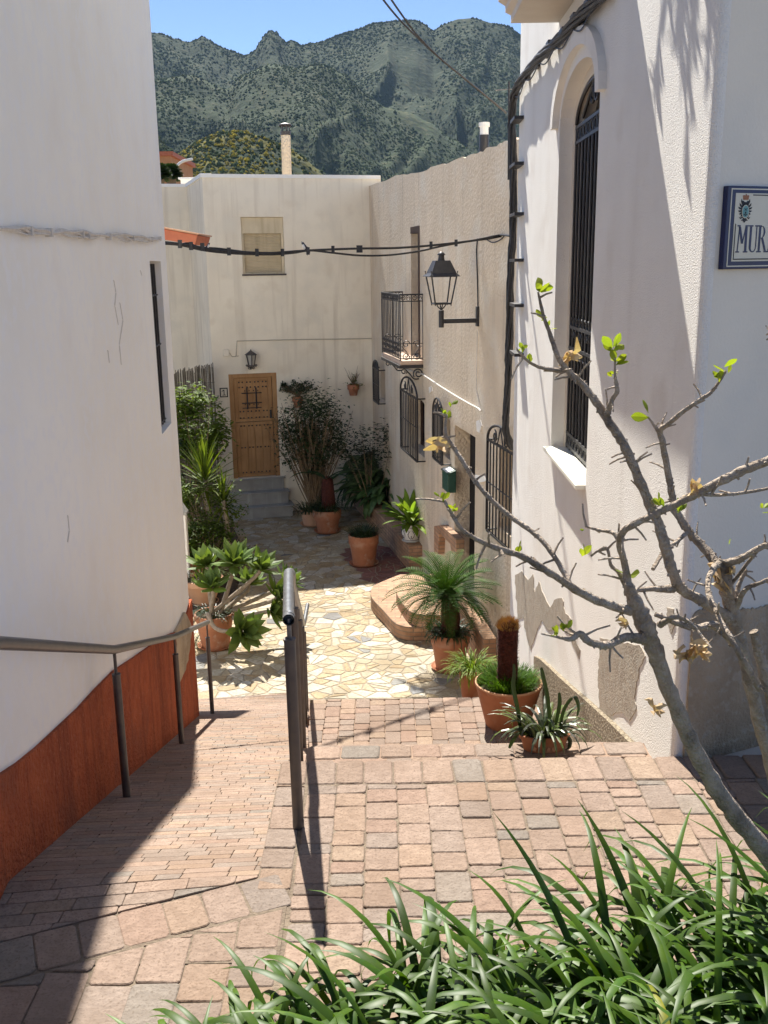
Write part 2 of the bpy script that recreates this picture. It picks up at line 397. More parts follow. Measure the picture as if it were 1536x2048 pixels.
    while cnt < 115000:
        j = int((q.random() ** .75) * (NR - 8)); i = q.randrange(NX - 1); a = mb.v[j * NX + i]; b = mb.v[(j + 1) * NX + i + 1]; c = mb.v[j * NX + i + 1]; d = mb.v[(j + 1) * NX + i]
        u, v = q.random(), q.random(); P = a.lerp(c, u).lerp(d.lerp(b, u), v); r = math.hypot(P.x, P.y)
        if a.z < -55: continue
        if dens(P) + q.uniform(-.2, .55) < 0: continue
        cnt += 1; ty = yel[j * NX + i]; s = q.uniform(.45, 1.35) * (.7 + r * .00075) * (1.5 if q.random() < .08 else 1); h = s * q.uniform(.8, 1.3)
        k = q.uniform(.8, 1.35); tn = (.042 * k, .064 * k, .022 * k)
        if ty[1] and q.random() < .5: tn = (.052 * k, .078 * k, .022 * k)
        if ty[0] and q.random() < .42: tn = (.26 * k, .20 * k, .018)
        elif q.random() < .18: tn = (.095 * k, .105 * k, .045 * k)
        n = 6; az = q.random() * 6; o = P - Vector((0, 0, s * .3))
        ring = [o + Vector((s * q.uniform(.75, 1.2) * math.cos(az + t * 6.283 / n), s * q.uniform(.75, 1.2) * math.sin(az + t * 6.283 / n), 0)) for t in range(n)]
        mid = [p * .5 + (o + Vector((0, 0, h * .95))) * .5 + (p - o) * .32 for p in ring]
        sb.add(ring + mid + [o + Vector((0, 0, h * 1.15))], [(t, (t + 1) % n, n + (t + 1) % n, n + t) for t in range(n)] + [(n + t, n + (t + 1) % n, 2 * n) for t in range(n)], tn)
    so_ = sb.build('scrub', mat('scrub_leaf', (1, 1, 1), (.7, .7, .7), .8, .95, tone=True, spec=.05), loc=(0, 1000, 0))
    return setting(so_, 'stuff', 'low dark scrub with yellow broom covering the mountain slopes', 'scrub')
hills()

# ---- paving: every paver and flagstone is real geometry inside one pavement mesh
def inset(poly, gap):
    n = len(poly); c = (sum(p[0] for p in poly) / n, sum(p[1] for p in poly) / n); out = list(poly)
    for i in range(n):
        a, b = poly[i], poly[(i + 1) % n]; ex, ey = b[0] - a[0], b[1] - a[1]; l = math.hypot(ex, ey)
        if l < 1e-6: continue
        nx, ny = -ey / l, ex / l
        if (c[0] - a[0]) * nx + (c[1] - a[1]) * ny < 0: nx, ny = -nx, -ny
        out = clip_poly(out, (a[0] + nx * gap, a[1] + ny * gap), (nx, ny))
        if len(out) < 3: return []
    return out
def chamfer(poly, c, q):
    out = []; n = len(poly)
    for i in range(n):
        p0, p, p1 = poly[i - 1], poly[i], poly[(i + 1) % n]
        for o in (p0, p1):
            l = math.hypot(o[0] - p[0], o[1] - p[1]); t = min(.35, c * (.6 + .8 * q.random()) / max(l, 1e-6))
            out.append((p[0] + (o[0] - p[0]) * t, p[1] + (o[1] - p[1]) * t))
    return out
def paver(mb, poly, f, q, gap=.0020, cham=.009, bev=.0036, drop=.02, tone=(1, 1, 1), tilt=.0018, jit=.0038):
    poly = [(p[0] + q.uniform(-jit, jit), p[1] + q.uniform(-jit, jit)) for p in poly]
    p1 = inset(poly, gap)
    if len(p1) < 3: return
    p1 = chamfer(p1, cham, q); p2 = inset(p1, bev)
    if len(p2) != len(p1):
        cx = sum(p[0] for p in p1) / len(p1); cy = sum(p[1] for p in p1) / len(p1)
        p2 = [(p[0] + (cx - p[0]) * .12, p[1] + (cy - p[1]) * .12) for p in p1]
    ta, tb, tz = q.uniform(-tilt, tilt), q.uniform(-tilt, tilt), q.uniform(-tilt, tilt); n = len(p1)
    cx = sum(p[0] for p in p1) / n; cy = sum(p[1] for p in p1) / n
    def zz(p): return tz + (p[0] - cx) * ta * 12 + (p[1] - cy) * tb * 12
    Z = Vector((0, 0, 1))
    a = [f(*p) - Z * drop for p in p1]; b = [f(*p) + Z * (zz(p) - bev * .8) for p in p1]; c = [f(*p) + Z * zz(p) for p in p2]
    fs = []
    for i in range(n):
        j = (i + 1) % n; fs += [(i, j, n + j, n + i), (n + i, n + j, 2 * n + j, 2 * n + i)]
    fs.append(list(range(2 * n, 3 * n)))
    mb.add(a + b + c, fs, tone)
PINK = [(.52, .39, .315), (.50, .38, .31), (.49, .375, .31), (.47, .355, .285), (.50, .37, .285), (.46, .36, .30), (.44, .35, .295), (.48, .345, .275), (.43, .35, .30), (.51, .39, .30)]
GREYP = [(.42, .36, .31), (.39, .345, .305), (.43, .36, .315)]
def ptone(q, grey=.12):
    c = q.choice(GREYP) if q.random() < grey else q.choice(PINK)
    k = q.uniform(.88, 1.06); return tuple(min(.9, x * k) for x in c)
def columns(mb, f, u0, u1, v0, v1, pitch, q, lens=(.07, .10, .12, .14, .175), clips=(), grey=.07, **kw):
    """columns of mixed-length pavers running along v"""
    u = u0
    while u < u1 - .02:
        v = v0 - q.random() * .15; ue = min(u + pitch, u1 + .0)
        while v < v1:
            l = q.choice(lens); a, b = max(v, v0), min(v + l, v1)
            if b - a > .025:
                poly = [(u, a), (ue, a), (ue, b), (u, b)]
                for p, n in clips:
                    poly = clip_poly(poly, p, n)
                    if len(poly) < 3: break
                if len(poly) >= 3: paver(mb, poly, f, q, tone=ptone(q, grey), **kw)
            v += l
        u += pitch
def rows(mb, f, u0, u1, v0, v1, pitch, length, q, clips=(), grey=.06, **kw):
    v = v0
    while v < v1 - .01:
        u = u0 - q.random() * length; ve = min(v + pitch, v1)
        while u < u1:
            l = length * q.choice((.55, 1, 1, 1.1)); a, b = max(u, u0), min(u + l, u1)
            if b - a > .02:
                poly = [(a, v), (b, v), (b, ve), (a, ve)]
                for p, n in clips:
                    poly = clip_poly(poly, p, n)
                    if len(poly) < 3: break
                if len(poly) >= 3: paver(mb, poly, f, q, tone=ptone(q, grey), **kw)
            u += l
        v += pitch

XR = -.345          # stair / ramp boundary
NOSE = 3.895
def shx(Y): return -.078 * max(0, Y - 3.6)
q = random.Random(3)
# landing
land = MB()
flat = lambda u, v: Vector((u, v, 0))
SA, SB = (-.415, 3.075), (-1.42, 2.66)            # far edge of the diagonal soldier course at the head of the ramp
sdx, sdy = SA[0] - SB[0], SA[1] - SB[1]; sl_ = math.hypot(sdx, sdy); sdx, sdy = sdx / sl_, sdy / sl_
snx, sny = sdy, -sdx                               # towards the camera
columns(land, flat, XR + .008, 2.9, 1.55, 3.69, .1245, q)
x = XR - .12
while x < 2.9:                                      # soldier course along the nosing
    l = q.uniform(.12, .132); paver(land, [(x, 3.695), (x + l, 3.695), (x + l, NOSE), (x, NOSE)], flat, q, tone=ptone(q, .03), cham=.01, bev=.006); x += l
v = 2.98                                            # border course between ramp and stairs
while v < 3.69:
    l = q.uniform(.11, .2); paver(land, [(XR - .12, v), (XR, v), (XR, min(v + l, 3.69)), (XR - .12, min(v + l, 3.69))], flat, q, tone=ptone(q, .05)); v += l
t = -.02                                            # the diagonal soldier course
while t < sl_ + .3:
    l = q.uniform(.125, .15)
    a = (SA[0] - sdx * t, SA[1] - sdy * t); b = (SA[0] - sdx * (t + l), SA[1] - sdy * (t + l))
    paver(land, [a, b, (b[0] + snx * .19, b[1] + sny * .19), (a[0] + snx * .19, a[1] + sny * .19)], flat, q, tone=ptone(q, .25), cham=.012); t += l
sp = (SA[0] + snx * .2, SA[1] + sny * .2)
columns(land, flat, -2.2, XR + .005, 1.2, 3.0, .142, q, clips=[(sp, (snx, sny))], grey=.16, lens=(.1, .14, .17, .21))
setting(land.build('pavement', MT['brick'], loc=(0, 0, 0)))
lb = MB(); lb.abox((-3.2, -1, -.4), (XR, 2.62, -.006)); lb.add([(-3.2, 2.62, -.006), (XR, 2.62, -.006), (XR, 3.05, -.006), (-.42, 3.05, -.006), (-1.6, 2.62, -.006)], [(0, 1, 2, 3, 4)])
lb.abox((XR, -1, -.4), (4.5, NOSE - .012, -.006)); lb.abox((XR - .121, 2.9, -.4), (XR, NOSE - .012, -.0055))
setting(lb.build('pavement_bed', MT['mortar'], loc=(0, 0, 0)))

# ramp (three rows of samples give it a gentle round-over at the top)
rampm = MB()
ca, sa = math.cos(R(7)), math.sin(R(7))
def framp(u, v):
    X = u * ca - v * sa * .0; Y = 3.0 + v + u * .12 + .05
    return Vector((u + shx(Y), Y, ramp_z(Y) + .004))
rows(rampm, framp, -2.6, XR - .122, -.55, 7.75, .064, .165, q, clips=[((SA[0], SA[1] - 3.05 - .12 * SA[0]), (-(sdy - .12 * sdx), sdx))], cham=.004, bev=.002, gap=.0013, jit=.0012, tilt=.0006)
for i in range(60):                                  # border course down the ramp
    v = 3.69 + i * .115
    if v > 10.5: break
    fz = lambda u, y: Vector((u + shx(y), y, ramp_z(y) + .006))
    paver(rampm, [(XR - .12, v), (XR - .004, v), (XR - .004, v + .113), (XR - .12, v + .113)], fz, q, tone=ptone(q, .04))
setting(rampm.build('ramp', MT['brick'], loc=(0, 3, 0)))
rb = MB(); ys = [2.62, 3.05, 4, 6, 8, 10.55]; pts = []
rb.add([(-2.9, y, ramp_z(y) - .003) for y in ys] + [(XR - .004 + shx(y), y, ramp_z(y) - .003) for y in ys] + [(XR - .004 + shx(y), y, -4) for y in ys], [(i, i + 1, 7 + i, 6 + i) for i in range(5)] + [(6 + i, 7 + i, 13 + i, 12 + i) for i in range(5)])
setting(rb.build('ramp_bed', MT['mortar'], loc=(0, 3, -1)))

# stairs
st = MB(); sb = MB()
levels = [(NOSE, 4.36, -.17)]
z, y = -.17, 4.36
for i in range(7):
    z -= .1665; levels.append((y, y + .321, z)); y += .321
levels.append((y, 7.75, -1.5)); z, y = -1.5, 7.75
for i in range(7):
    z -= .1625; levels.append((y, y + .3, z)); y += .3
XW = 1.33
for i, (y0, y1, zz_) in enumerate(levels):
    xs_ = XR - .002 + shx((y0 + y1) / 2); sb.abox((xs_, y0 - .02, -4), (1.9, y1 - .012, zz_ - .007 - .0007 * i)); xs_ += .012
    fz = (lambda zz_: (lambda u, v: Vector((u, v, zz_))))(zz_)
    if i == 8: columns(st, fz, xs_ - .02, XW + .1, y0 + .01, y1, .1235, q, lens=(.1, .1, .195), grey=.03, tilt=.0006)
    else:
        yb = y1 if i else y1
        x = xs_
        while x < XW:
            l = q.uniform(.12, .2); paver(st, [(x, y1 - .13), (x + l, y1 - .13), (x + l, y1), (x, y1)], fz, q, tone=ptone(q, .02), cham=.010, bev=.007); x += l
        columns(st, fz, xs_, XW + .05, y0 + .01, y1 - .13, .1235, q, grey=.03)
setting(st.build('stairs', MT['brick'], loc=(.4, 5, -1)))
setting(sb.build('stair_bed', MT['nose'], loc=(.4, 5, -1)))

# plaza: crazy paving from clipped half-planes
def crazy():
    q = random.Random(11); mb = MB()
    X0, X1, Y0, Y1 = -5.2, 2.2, 10.56, 20.6
    pts = []; cell = .195; nx = int((X1 - X0) / cell); ny = int((Y1 - Y0) / cell)
    for i in range(nx + 1):
        for j in range(ny + 1):
            pts.append((X0 + (i + q.uniform(-.1, 1.1)) * cell, Y0 + (j + q.uniform(-.1, 1.1)) * cell))
    grid = {}
    for k, p in enumerate(pts): grid.setdefault((int(p[0] / .5), int(p[1] / .5)), []).append(k)
    white = [(.70, .67, .58), (.68, .65, .54), (.73, .70, .63)]; cream = [(.60, .51, .35), (.62, .54, .39), (.55, .45, .29), (.58, .51, .39), (.54, .42, .26), (.62, .56, .43)]
    gray = [(.36, .37, .37), (.30, .31, .33)]; redt = [(.36, .16, .135), (.33, .14, .12), (.39, .19, .16), (.34, .17, .15)]
    for k, p in enumerate(pts):
        poly = [(p[0] - .45, p[1] - .45), (p[0] + .45, p[1] - .45), (p[0] + .45, p[1] + .45), (p[0] - .45, p[1] + .45)]
        gx, gy = int(p[0] / .5), int(p[1] / .5)
        for ii in (-1, 0, 1):
            for jj in (-1, 0, 1):
                for m in grid.get((gx + ii, gy + jj), ()):
                    if m == k: continue
                    o = pts[m]; poly = clip_poly(poly, ((p[0] + o[0]) / 2, (p[1] + o[1]) / 2), (p[0] - o[0], p[1] - o[1]))
                    if len(poly) < 3: break
        for cp, cn in (((0, Y0), (0, 1)), ((X0, 0), (1, 0)), ((X1, 0), (-1, 0))):
            if len(poly) >= 3: poly = clip_poly(poly, cp, cn)
        if len(poly) < 3: continue
        cx = sum(a[0] for a in poly) / len(poly); cy = sum(a[1] for a in poly) / len(poly)
        red = cx > -.544 + (15.811 - cy) * .231 and 12.9 < cy < 16.9
        pieces = [poly]
        if q.random() < .45:                        # split some stones
            a = q.random() * math.pi; n = (math.cos(a), math.sin(a)); pieces = [clip_poly(poly, (cx, cy), n), clip_poly(poly, (cx, cy), (-n[0], -n[1]))]
        for pc in pieces:
            if len(pc) < 3: continue
            r = q.random(); near = cy < 11.6
            t = q.choice(redt) if red else (q.choice(white) if r < (.42 if near else .26) else q.choice(gray) if (r > .985 or (abs(cx + .0 - (11.5 - cy) * .35) < .12 and r > .8 and cy < 13.5)) else q.choice(cream))
            kk = q.uniform(.9, 1.08); t = tuple(min(.86, c * kk) for c in t)
            paver(mb, pc, lambda u, v: Vector((u, v, PLAZA)), q, gap=.008, cham=.012, bev=.005, tone=t, jit=0, tilt=.0008)
    setting(mb.build('plaza', MT['stone'], loc=(-1, 14, PLAZA)))
crazy()
pb = MB(); pb.poly([(-9, 10.55, PLAZA - .006), (5, 10.55, PLAZA - .006), (5, 26, PLAZA - .006), (-9, 26, PLAZA - .006)])
pb.poly([(-9, 10.55, PLAZA - .006), (-9, 10.55, -6), (5, 10.55, -6), (5, 10.55, PLAZA - .006)])
setting(pb.build('plaza_bed', MT['grout'], loc=(-1, 14, PLAZA)))

# ================================================================== BUILDINGS
def panel(mb, W, outline, holes=(), depth=.25, off=0, jamb=None):
    bm = bmesh.new(); ed = []
    for loop in [outline] + list(holes):
        vs = [bm.verts.new((a, b, 0)) for a, b in loop]
        for i in range(len(vs)): ed.append(bm.edges.new((vs[i], vs[(i + 1) % len(vs)])))
    bmesh.ops.triangle_fill(bm, use_beauty=True, use_dissolve=False, edges=ed, normal=(0, 0, 1))
    bm.verts.index_update()
    mb.add([W.pt(v.co.x, v.co.y, off) for v in bm.verts], [[v.index for v in f.verts] for f in bm.faces]); bm.free()
    j = jamb if jamb is not None else mb
    for h in holes:
        n = len(h)
        for i in range(n):
            a, b = h[i], h[(i + 1) % n]
            j.add([W.pt(*a, off), W.pt(*b, off), W.pt(*b, off - depth), W.pt(*a, off - depth)], [(0, 1, 2, 3)])
def arch_loop(s0, s1, z0, zs, rise, n=12):
    """rectangle with an elliptic head; anticlockwise in (s, z)"""
    c = (s0 + s1) / 2; a = (s1 - s0) / 2
    return [(s0, z0), (s1, z0)] + [(c + a * math.cos(math.pi * i / n), zs + rise * math.sin(math.pi * i / n)) for i in range(n + 1)]
def pane(W, loop, off, m, parent, name='window_pane'):
    mb = MB(); mb.poly([W.pt(a, b, off) for a, b in loop]); return mb.build(name, m, parent)
def plate(mb, W, pxs, off0, off1):
    """polygon given in photo pixels on a wall, made into a real slab between two offsets"""
    pts = [W.px(x, y, off1) for x, y in pxs]
    mb.prism([W.pt(a, b, off0) for a, b in pts], W.n * (off1 - off0))
def jag(pxs, amp, q, step=9):
    out = []
    for i in range(len(pxs)):
        a, b = pxs[i], pxs[(i + 1) % len(pxs)]; l = math.hypot(b[0] - a[0], b[1] - a[1]); n = max(1, int(l / step))
        for k in range(n):
            t = k / n; out.append((a[0] + (b[0] - a[0]) * t + (q.uniform(-amp, amp) if k else 0), a[1] + (b[1] - a[1]) * t + (q.uniform(-amp, amp) if k else 0)))
    return out

# ---- left white house -------------------------------------------------------------
def left_house():
    root = thing('white_house', 'plain white house along the ramp with a brick-red plinth at its foot', 'house', LW.pt(4, -2))
    s1 = LW.px(386, 1300)[0]; top = LW.px(287, 0)[1] + .22
    win = [LW.px(301.3, 521.8), LW.px(319.5, 520.7), LW.px(343.8, 845.4), LW.px(322.9, 869.5)]
    ws0 = min(win[0][0], win[3][0]); ws1 = max(win[1][0], win[2][0]) ; wz0 = (win[3][1] + win[2][1]) / 2; wz1 = win[0][1]
    ws0, ws1 = (win[0][0] + win[3][0]) / 2, (win[1][0] + win[2][0]) / 2
    hole = [(ws0, wz0), (ws1, wz0), (ws1 + .01, wz1), (ws0 - .02, wz1)]
    mb = MB(); r = .07
    panel(mb, LW, [(-7, -5), (s1 - r, -5), (s1 - r, top), (-7, top)], [hole], .10)
    # rounded corner, then the return wall, roof and the rest of the block
    arc = [LW.pt(s1 - r + r * math.sin(a), 0, -r + r * math.cos(a)) for a in [i * math.pi / 12 for i in range(7)]]
    for a, b in zip(arc, arc[1:]): mb.add([a + Vector((0, 0, -5)), b + Vector((0, 0, -5)), b + Vector((0, 0, top)), a + Vector((0, 0, top))], [(0, 1, 2, 3)])
    e = LW.pt(s1, 0, -6.5); b0 = LW.pt(-7, 0, -6.5); c0 = LW.pt(-7, 0, 0)
    Zv = Vector((0, 0, 1))
    for a, b in ((arc[-1], e), (e, b0), (b0, c0)): mb.add([a - Zv * 5, b - Zv * 5, b + Zv * top, a + Zv * top], [(0, 1, 2, 3)])
    mb.poly([c0 + Zv * top] + [a + Zv * top for a in arc] + [e + Zv * top, b0 + Zv * top])
    mb.build('wall', MT['white_l'], root)
    w_ = pane(LW, hole, -.09, MT['dark'], root, 'window')
    b = MB()
    for k in range(5):
        s = lerp(ws0, ws1, (k + .7) / 5.6); b.tube([LW.pt(s, wz0 + .02, -.045), LW.pt(s, wz1 - .02, -.045)], .009, 5)
    for t in (.03, .5, .8): zz_ = lerp(wz0, wz1, t); b.tube([LW.pt(ws0, zz_, -.045), LW.pt(ws1, zz_, -.045)], .008, 5)
    b.build('grille', MT['iron'], w_)
    # red plinth: slab following the ramp
    q = random.Random(5); pl = MB()
    topl = [(-40, 1588), (0, 1551), (40, 1525), (80, 1492), (122, 1452), (160, 1416), (192, 1380), (230, 1341), (265, 1318), (300, 1293), (325, 1275), (345, 1266), (366, 1260)]
    tp = [LW.px(x, y, .018) for x, y in topl]; tp += [(s1 - .03, tp[-1][1] + .02)]
    base = [(s, ramp_z(LW.pt(s, 0, 0).y) - .12) for s, _ in tp]
    for i in range(len(tp) - 1):
        A = [base[i], base[i + 1], tp[i + 1], tp[i]]
        pl.prism([LW.pt(a, b, -.01) for a, b in A], LW.n * .028)
    pl.wbox(LW, s1 - .03, s1 + .016, base[-1][1], tp[-1][1], -.5, .0185)
    pl.build('plinth', MT['red'], root)
    cp = MB(); plate(cp, LW, jag([(371, 1224), (352, 1262), (354, 1310), (360, 1366), (372, 1340), (380, 1300), (384, 1258), (379, 1240)], 1.2, q), .0, .024)
    cp.build('cement_patch', MT['cement_d'], root, bevel=.003)
    # limewashed cables sagging between clips along the wall
    cb = MB()
    for k, (dy, amp) in enumerate(((0, 3), (5, 7), (9, 5))):
        pts = []
        for i in range(60):
            x = -20 + 342 * i / 59; y = 453 + 24 * i / 59 + dy * .6 + amp * .9 * math.sin(i * .36 + k * 1.7) + 1.5 * math.sin(i * .93 + k)
            pts.append(LW.pt(*LW.px(x, y, .02), .02))
        cb.tube(pts, (.009, .006, .005)[k], 6)
    for x in (55, 95, 160, 172, 215, 262, 300):
        s, zz_ = LW.px(x, 455 + 24 * x / 320, .01); cb.wbox(LW, s - .012, s + .012, zz_ - .025, zz_ + .012, 0, .032)
    cb.build('wall_cable', MT['cable_w'], root, smooth=True)
    crk = mat('crack_dirt', (.62, .59, .55), (.54, .51, .47), 20)
    for pts in ([(228, 560), (232, 585), (230, 612), (237, 650)], [(240, 605), (246, 640), (239, 690), (243, 730)], [(216, 700), (219, 726)], [(136, 1030), (139, 1060), (136, 1085)], [(281, 540), (284, 552)]):
        fl = MB()
        for i in range(len(pts) - 1):
            x, y = pts[i]; x2, y2 = pts[i + 1]; plate(fl, LW, [(x - .5, y), (x + 1.0, y + 2), (x2 + .6, y2), (x2 - .7, y2 - 2)], -.002, .0025)
        fl.build('plaster_crack', crk, root)
    return root, s1, top
LH, LS1, LTOP = left_house()

# ---- right white house --------------------------------------------------------------
def right_house():
    root = thing('stucco_house', 'white stucco house on the right with a tall arched barred window and peeling plaster', 'house', RW.pt(2, -1))
    s1 = RW.px(1030, 700)[0]; top = 8.5; r = .05
    wf, wn_ = RW.px(1110, 600)[0], RW.px(1184, 620)[0]        # far and near jamb
    z0 = RW.px(1115, 903, -.02)[1]; zs = RW.px(1110, 262)[1]; zt = RW.px(1181, 207)[1]
    a = (wf - wn_) / 2; hole = arch_loop(wn_, wf, z0, zs, max(.3, min(a, zt - zs)), 16); rise = max(.3, min(a, zt - zs))
    mb = MB()
    panel(mb, RW, [(r, -4), (s1, -4), (s1, top), (r, top)], [hole], .26)
    fm = MB(); panel(fm, RF, [(r, -2), (6, -2), (6, top), (r, top)]); fm.build('front_wall', MT['grey_f'], root)
    # rounded street corner
    A, B = RW.pt(r, 0), RF.pt(r, 0); Cn = RW.pt(0, 0); arc = []
    for i in range(7):
        t = i / 6; arc.append(A * (1 - t) ** 2 + Cn * 2 * t * (1 - t) + B * t * t)
    Zv = Vector((0, 0, 1))
    for p, n in zip(arc, arc[1:]): mb.add([p - Zv * 4, n - Zv * 4, n + Zv * top, p + Zv * top], [(0, 1, 2, 3)])
    e1 = RW.pt(s1, 0); e2 = e1 + Vector((6, 0, 0)); e3 = RF.pt(6, 0)
    for p, n in ((e1, e2), (e2, e3)): mb.add([p - Zv * 4, n - Zv * 4, n + Zv * top, p + Zv * top], [(0, 1, 2, 3)])
    mb.poly([p + Zv * top for p in arc] + [p + Zv * top for p in (e3, e2, e1)])
    wall = mb.build('wall', MT['white_r'], root)
    # raised hood over the arch
    hd = MB(); n = 16; c = (wf + wn_) / 2
    def hp(k, t): return (c + (a + k) * math.cos(t), zs + (rise + k * 1.05) * math.sin(t))
    for i in range(n):
        t0, t1 = math.pi * i / n, math.pi * (i + 1) / n
        q4 = [hp(.07, t0), hp(.17, t0), hp(.17, t1), hp(.07, t1)]
        hd.prism([RW.pt(x, y, -.01) for x, y in q4], RW.n * .055)
    hd.build('arch_hood', MT['white_r'], root)
    sill = MB(); sill.wbox(RW, wn_ + .0, wf - .004, z0 - .022, z0 + .010, -.2, .062)
    win = pane(RW, [(x, y) for x, y in hole], -.24, MT['glass_d'], root, 'window')
    sill.build('sill', MT['whitewash'], win, bevel=.006)
    fr = MB()                                     # moulded reveal
    inner = arch_loop(wn_ + .07, wf - .07, z0, zs, rise - .07, 16)
    for lo_, hi_, o0, o1 in ((hole, inner, -.16, -.095),):
        for i in range(1, len(lo_)):
            j = (i + 1) % len(lo_)
            if i == 0: continue
            q4 = [lo_[i], lo_[j], hi_[j], hi_[i]]
            fr.prism([RW.pt(x, y, o0) for x, y in q4], RW.n * (o1 - o0))
    fr.build('frame', MT['trim'], win)
    gr = MB(); G0, G1 = wn_ + .075, wf - .075; off = -.105; nb = 11; zsb = zs - .02
    def bar(x0, y0, x1, y1, r_=.009): gr.tube([RW.pt(x0, y0, off), RW.pt(x1, y1, off)], r_, 6)
    for i in range(nb):
        x = lerp(G0 + .02, G1 - .02, i / (nb - 1)); bar(x, z0 + .015, x, zsb, .0095)
    H = zsb - z0; step = (G1 - G0 - .04) / (nb - 1)
    for zz_ in (zsb, zsb - .10, z0 + .04, z0 + .13, z0 + H * .40, z0 + H * .335): gr.wbox(RW, G0, G1, zz_ - .011, zz_ + .011, off - .008, off + .008)
    for zz_ in (zsb - .05, z0 + .085, z0 + H * .335 - .035, z0 + H * .40 + .035):
        for i in range(nb - 1):
            x = lerp(G0 + .02, G1 - .02, (i + .5) / (nb - 1)); gr.ring(RW.pt(x, zz_, off), RW.u, (0, 0, 1), min(.034, step * .42), .006, 12, 5)
    for i in range(0, nb - 2, 2):                  # lozenge scrolls under the middle band
        x = lerp(G0 + .02, G1 - .02, (i + 1) / (nb - 1)); zc = z0 + H * .367
        for sg in (-1, 1):
            gr.spiral(RW.pt(x + sg * .03, zc + .02, off), RW.u * sg, (0, 0, 1), .028, .008, 0, 1.2, .005, 14)
    cx = (G0 + G1) / 2; rr = rise - .09; ar = (G1 - G0) / 2
    gr.tube([RW.pt(cx + ar * math.cos(math.pi * i / 16), zs + rr * math.sin(math.pi * i / 16), off) for i in range(17)], .013, 6)
    for sg in (-1, 1):
        gr.tube([RW.pt(cx, zs + rr, off), RW.pt(cx + sg * ar * .62, zs + .02, off)], .011, 6)
        gr.spiral(RW.pt(cx + sg * .07, zs + .12, off), RW.u * sg, (0, 0, 1), .075, .015, math.pi / 2, 1.4, .009, 20)
    gr.build('grille', MT['iron'], win)
    # balcony slab overhead: only its underside and moulded edge come into the picture
    bal = MB(); y2 = RW.px(1118, 45)[0]; zb = RW.px(1118, 45)[1]; y1 = y2 - 1.85; wdt = .40
    prof = [(0, 0), (wdt - .06, 0), (wdt - .06, .05), (wdt - .02, .07), (wdt - .02, .11), (wdt + .03, .14), (wdt + .03, .24), (0, .24)]
    bal.prism([RW.pt(y1, zb + b_, a_ - .0) for a_, b_ in prof], RW.u * (y2 - y1))
    bal.build('balcony_slab', MT['trim'], root)
    # bare cement where the plaster came off
    q = random.Random(8); pc = MB()
    for P in ([(1030, 1150), (1044, 1142), (1056, 1160), (1066, 1148), (1070, 1185), (1078, 1162), (1090, 1195), (1100, 1215), (1108, 1200), (1124, 1196), (1130, 1226), (1141, 1238), (1147, 1275), (1160, 1300), (1158, 1318), (1150, 1300), (1138, 1268), (1118, 1250), (1098, 1262), (1083, 1240), (1072, 1268), (1062, 1300), (1052, 1270), (1046, 1235), (1034, 1240)],
              [(1199, 1275), (1240, 1285), (1279, 1290), (1290, 1312), (1277, 1340), (1268, 1395), (1272, 1418), (1258, 1442), (1245, 1425), (1232, 1424), (1222, 1432), (1210, 1430), (1198, 1418), (1196, 1350)],
              [(1333, 1215), (1346, 1218), (1349, 1250), (1342, 1268), (1335, 1250)]):
        plate(pc, RW, jag(P, 1.6, q, 7), -.004, .004)
    pc.build('bare_patch', MT['cement'], root)
    dado = MB()
    line = [(1347, 1222), (1360, 1236), (1372, 1246), (1385, 1236), (1400, 1222), (1418, 1215), (1440, 1218), (1462, 1221), (1482, 1217), (1500, 1220), (1520, 1216), (1545, 1206), (1600, 1204)]
    dl = []
    for (xa, ya), (xb, yb) in zip(line, line[1:]):
        for k in range(5): dl.append((lerp(xa, xb, k / 5), lerp(ya, yb, k / 5) + q.uniform(-3, 3)))
    pp = [RF.px(x, y, .012) for x, y in dl]; pp = [p for p in pp if p[0] > .055]
    dado.prism([RF.pt(x, y, -.003) for x, y in [(pp[0][0], -.05), (pp[-1][0], -.05)] + pp[::-1]], RF.n * .012)
    dado.build('bare_dado', MT['cement_d'], root)
    # pebbledash triangle along the stair
    pd = MB(); tl = [(1290, 1515), (1250, 1476), (1210, 1436), (1170, 1400), (1130, 1365), (1095, 1332), (1080, 1318), (1068, 1312)]
    tp = [RW.px(x, y, .03) for x, y in tl]
    s_far = tp[-1][0]
    ang = [(s, z) for s, z in tp]
    pd.prism([RW.pt(s, z, -.01) for s, z in ang + [(s_far, -2.2), (ang[0][0], -.6)]], RW.n * .042)
    pd.build('pebble_skirting', MT['pebble'], root)
    return root, s1, wf, wn_, z0
RH, RS1, _, _, _ = right_house()

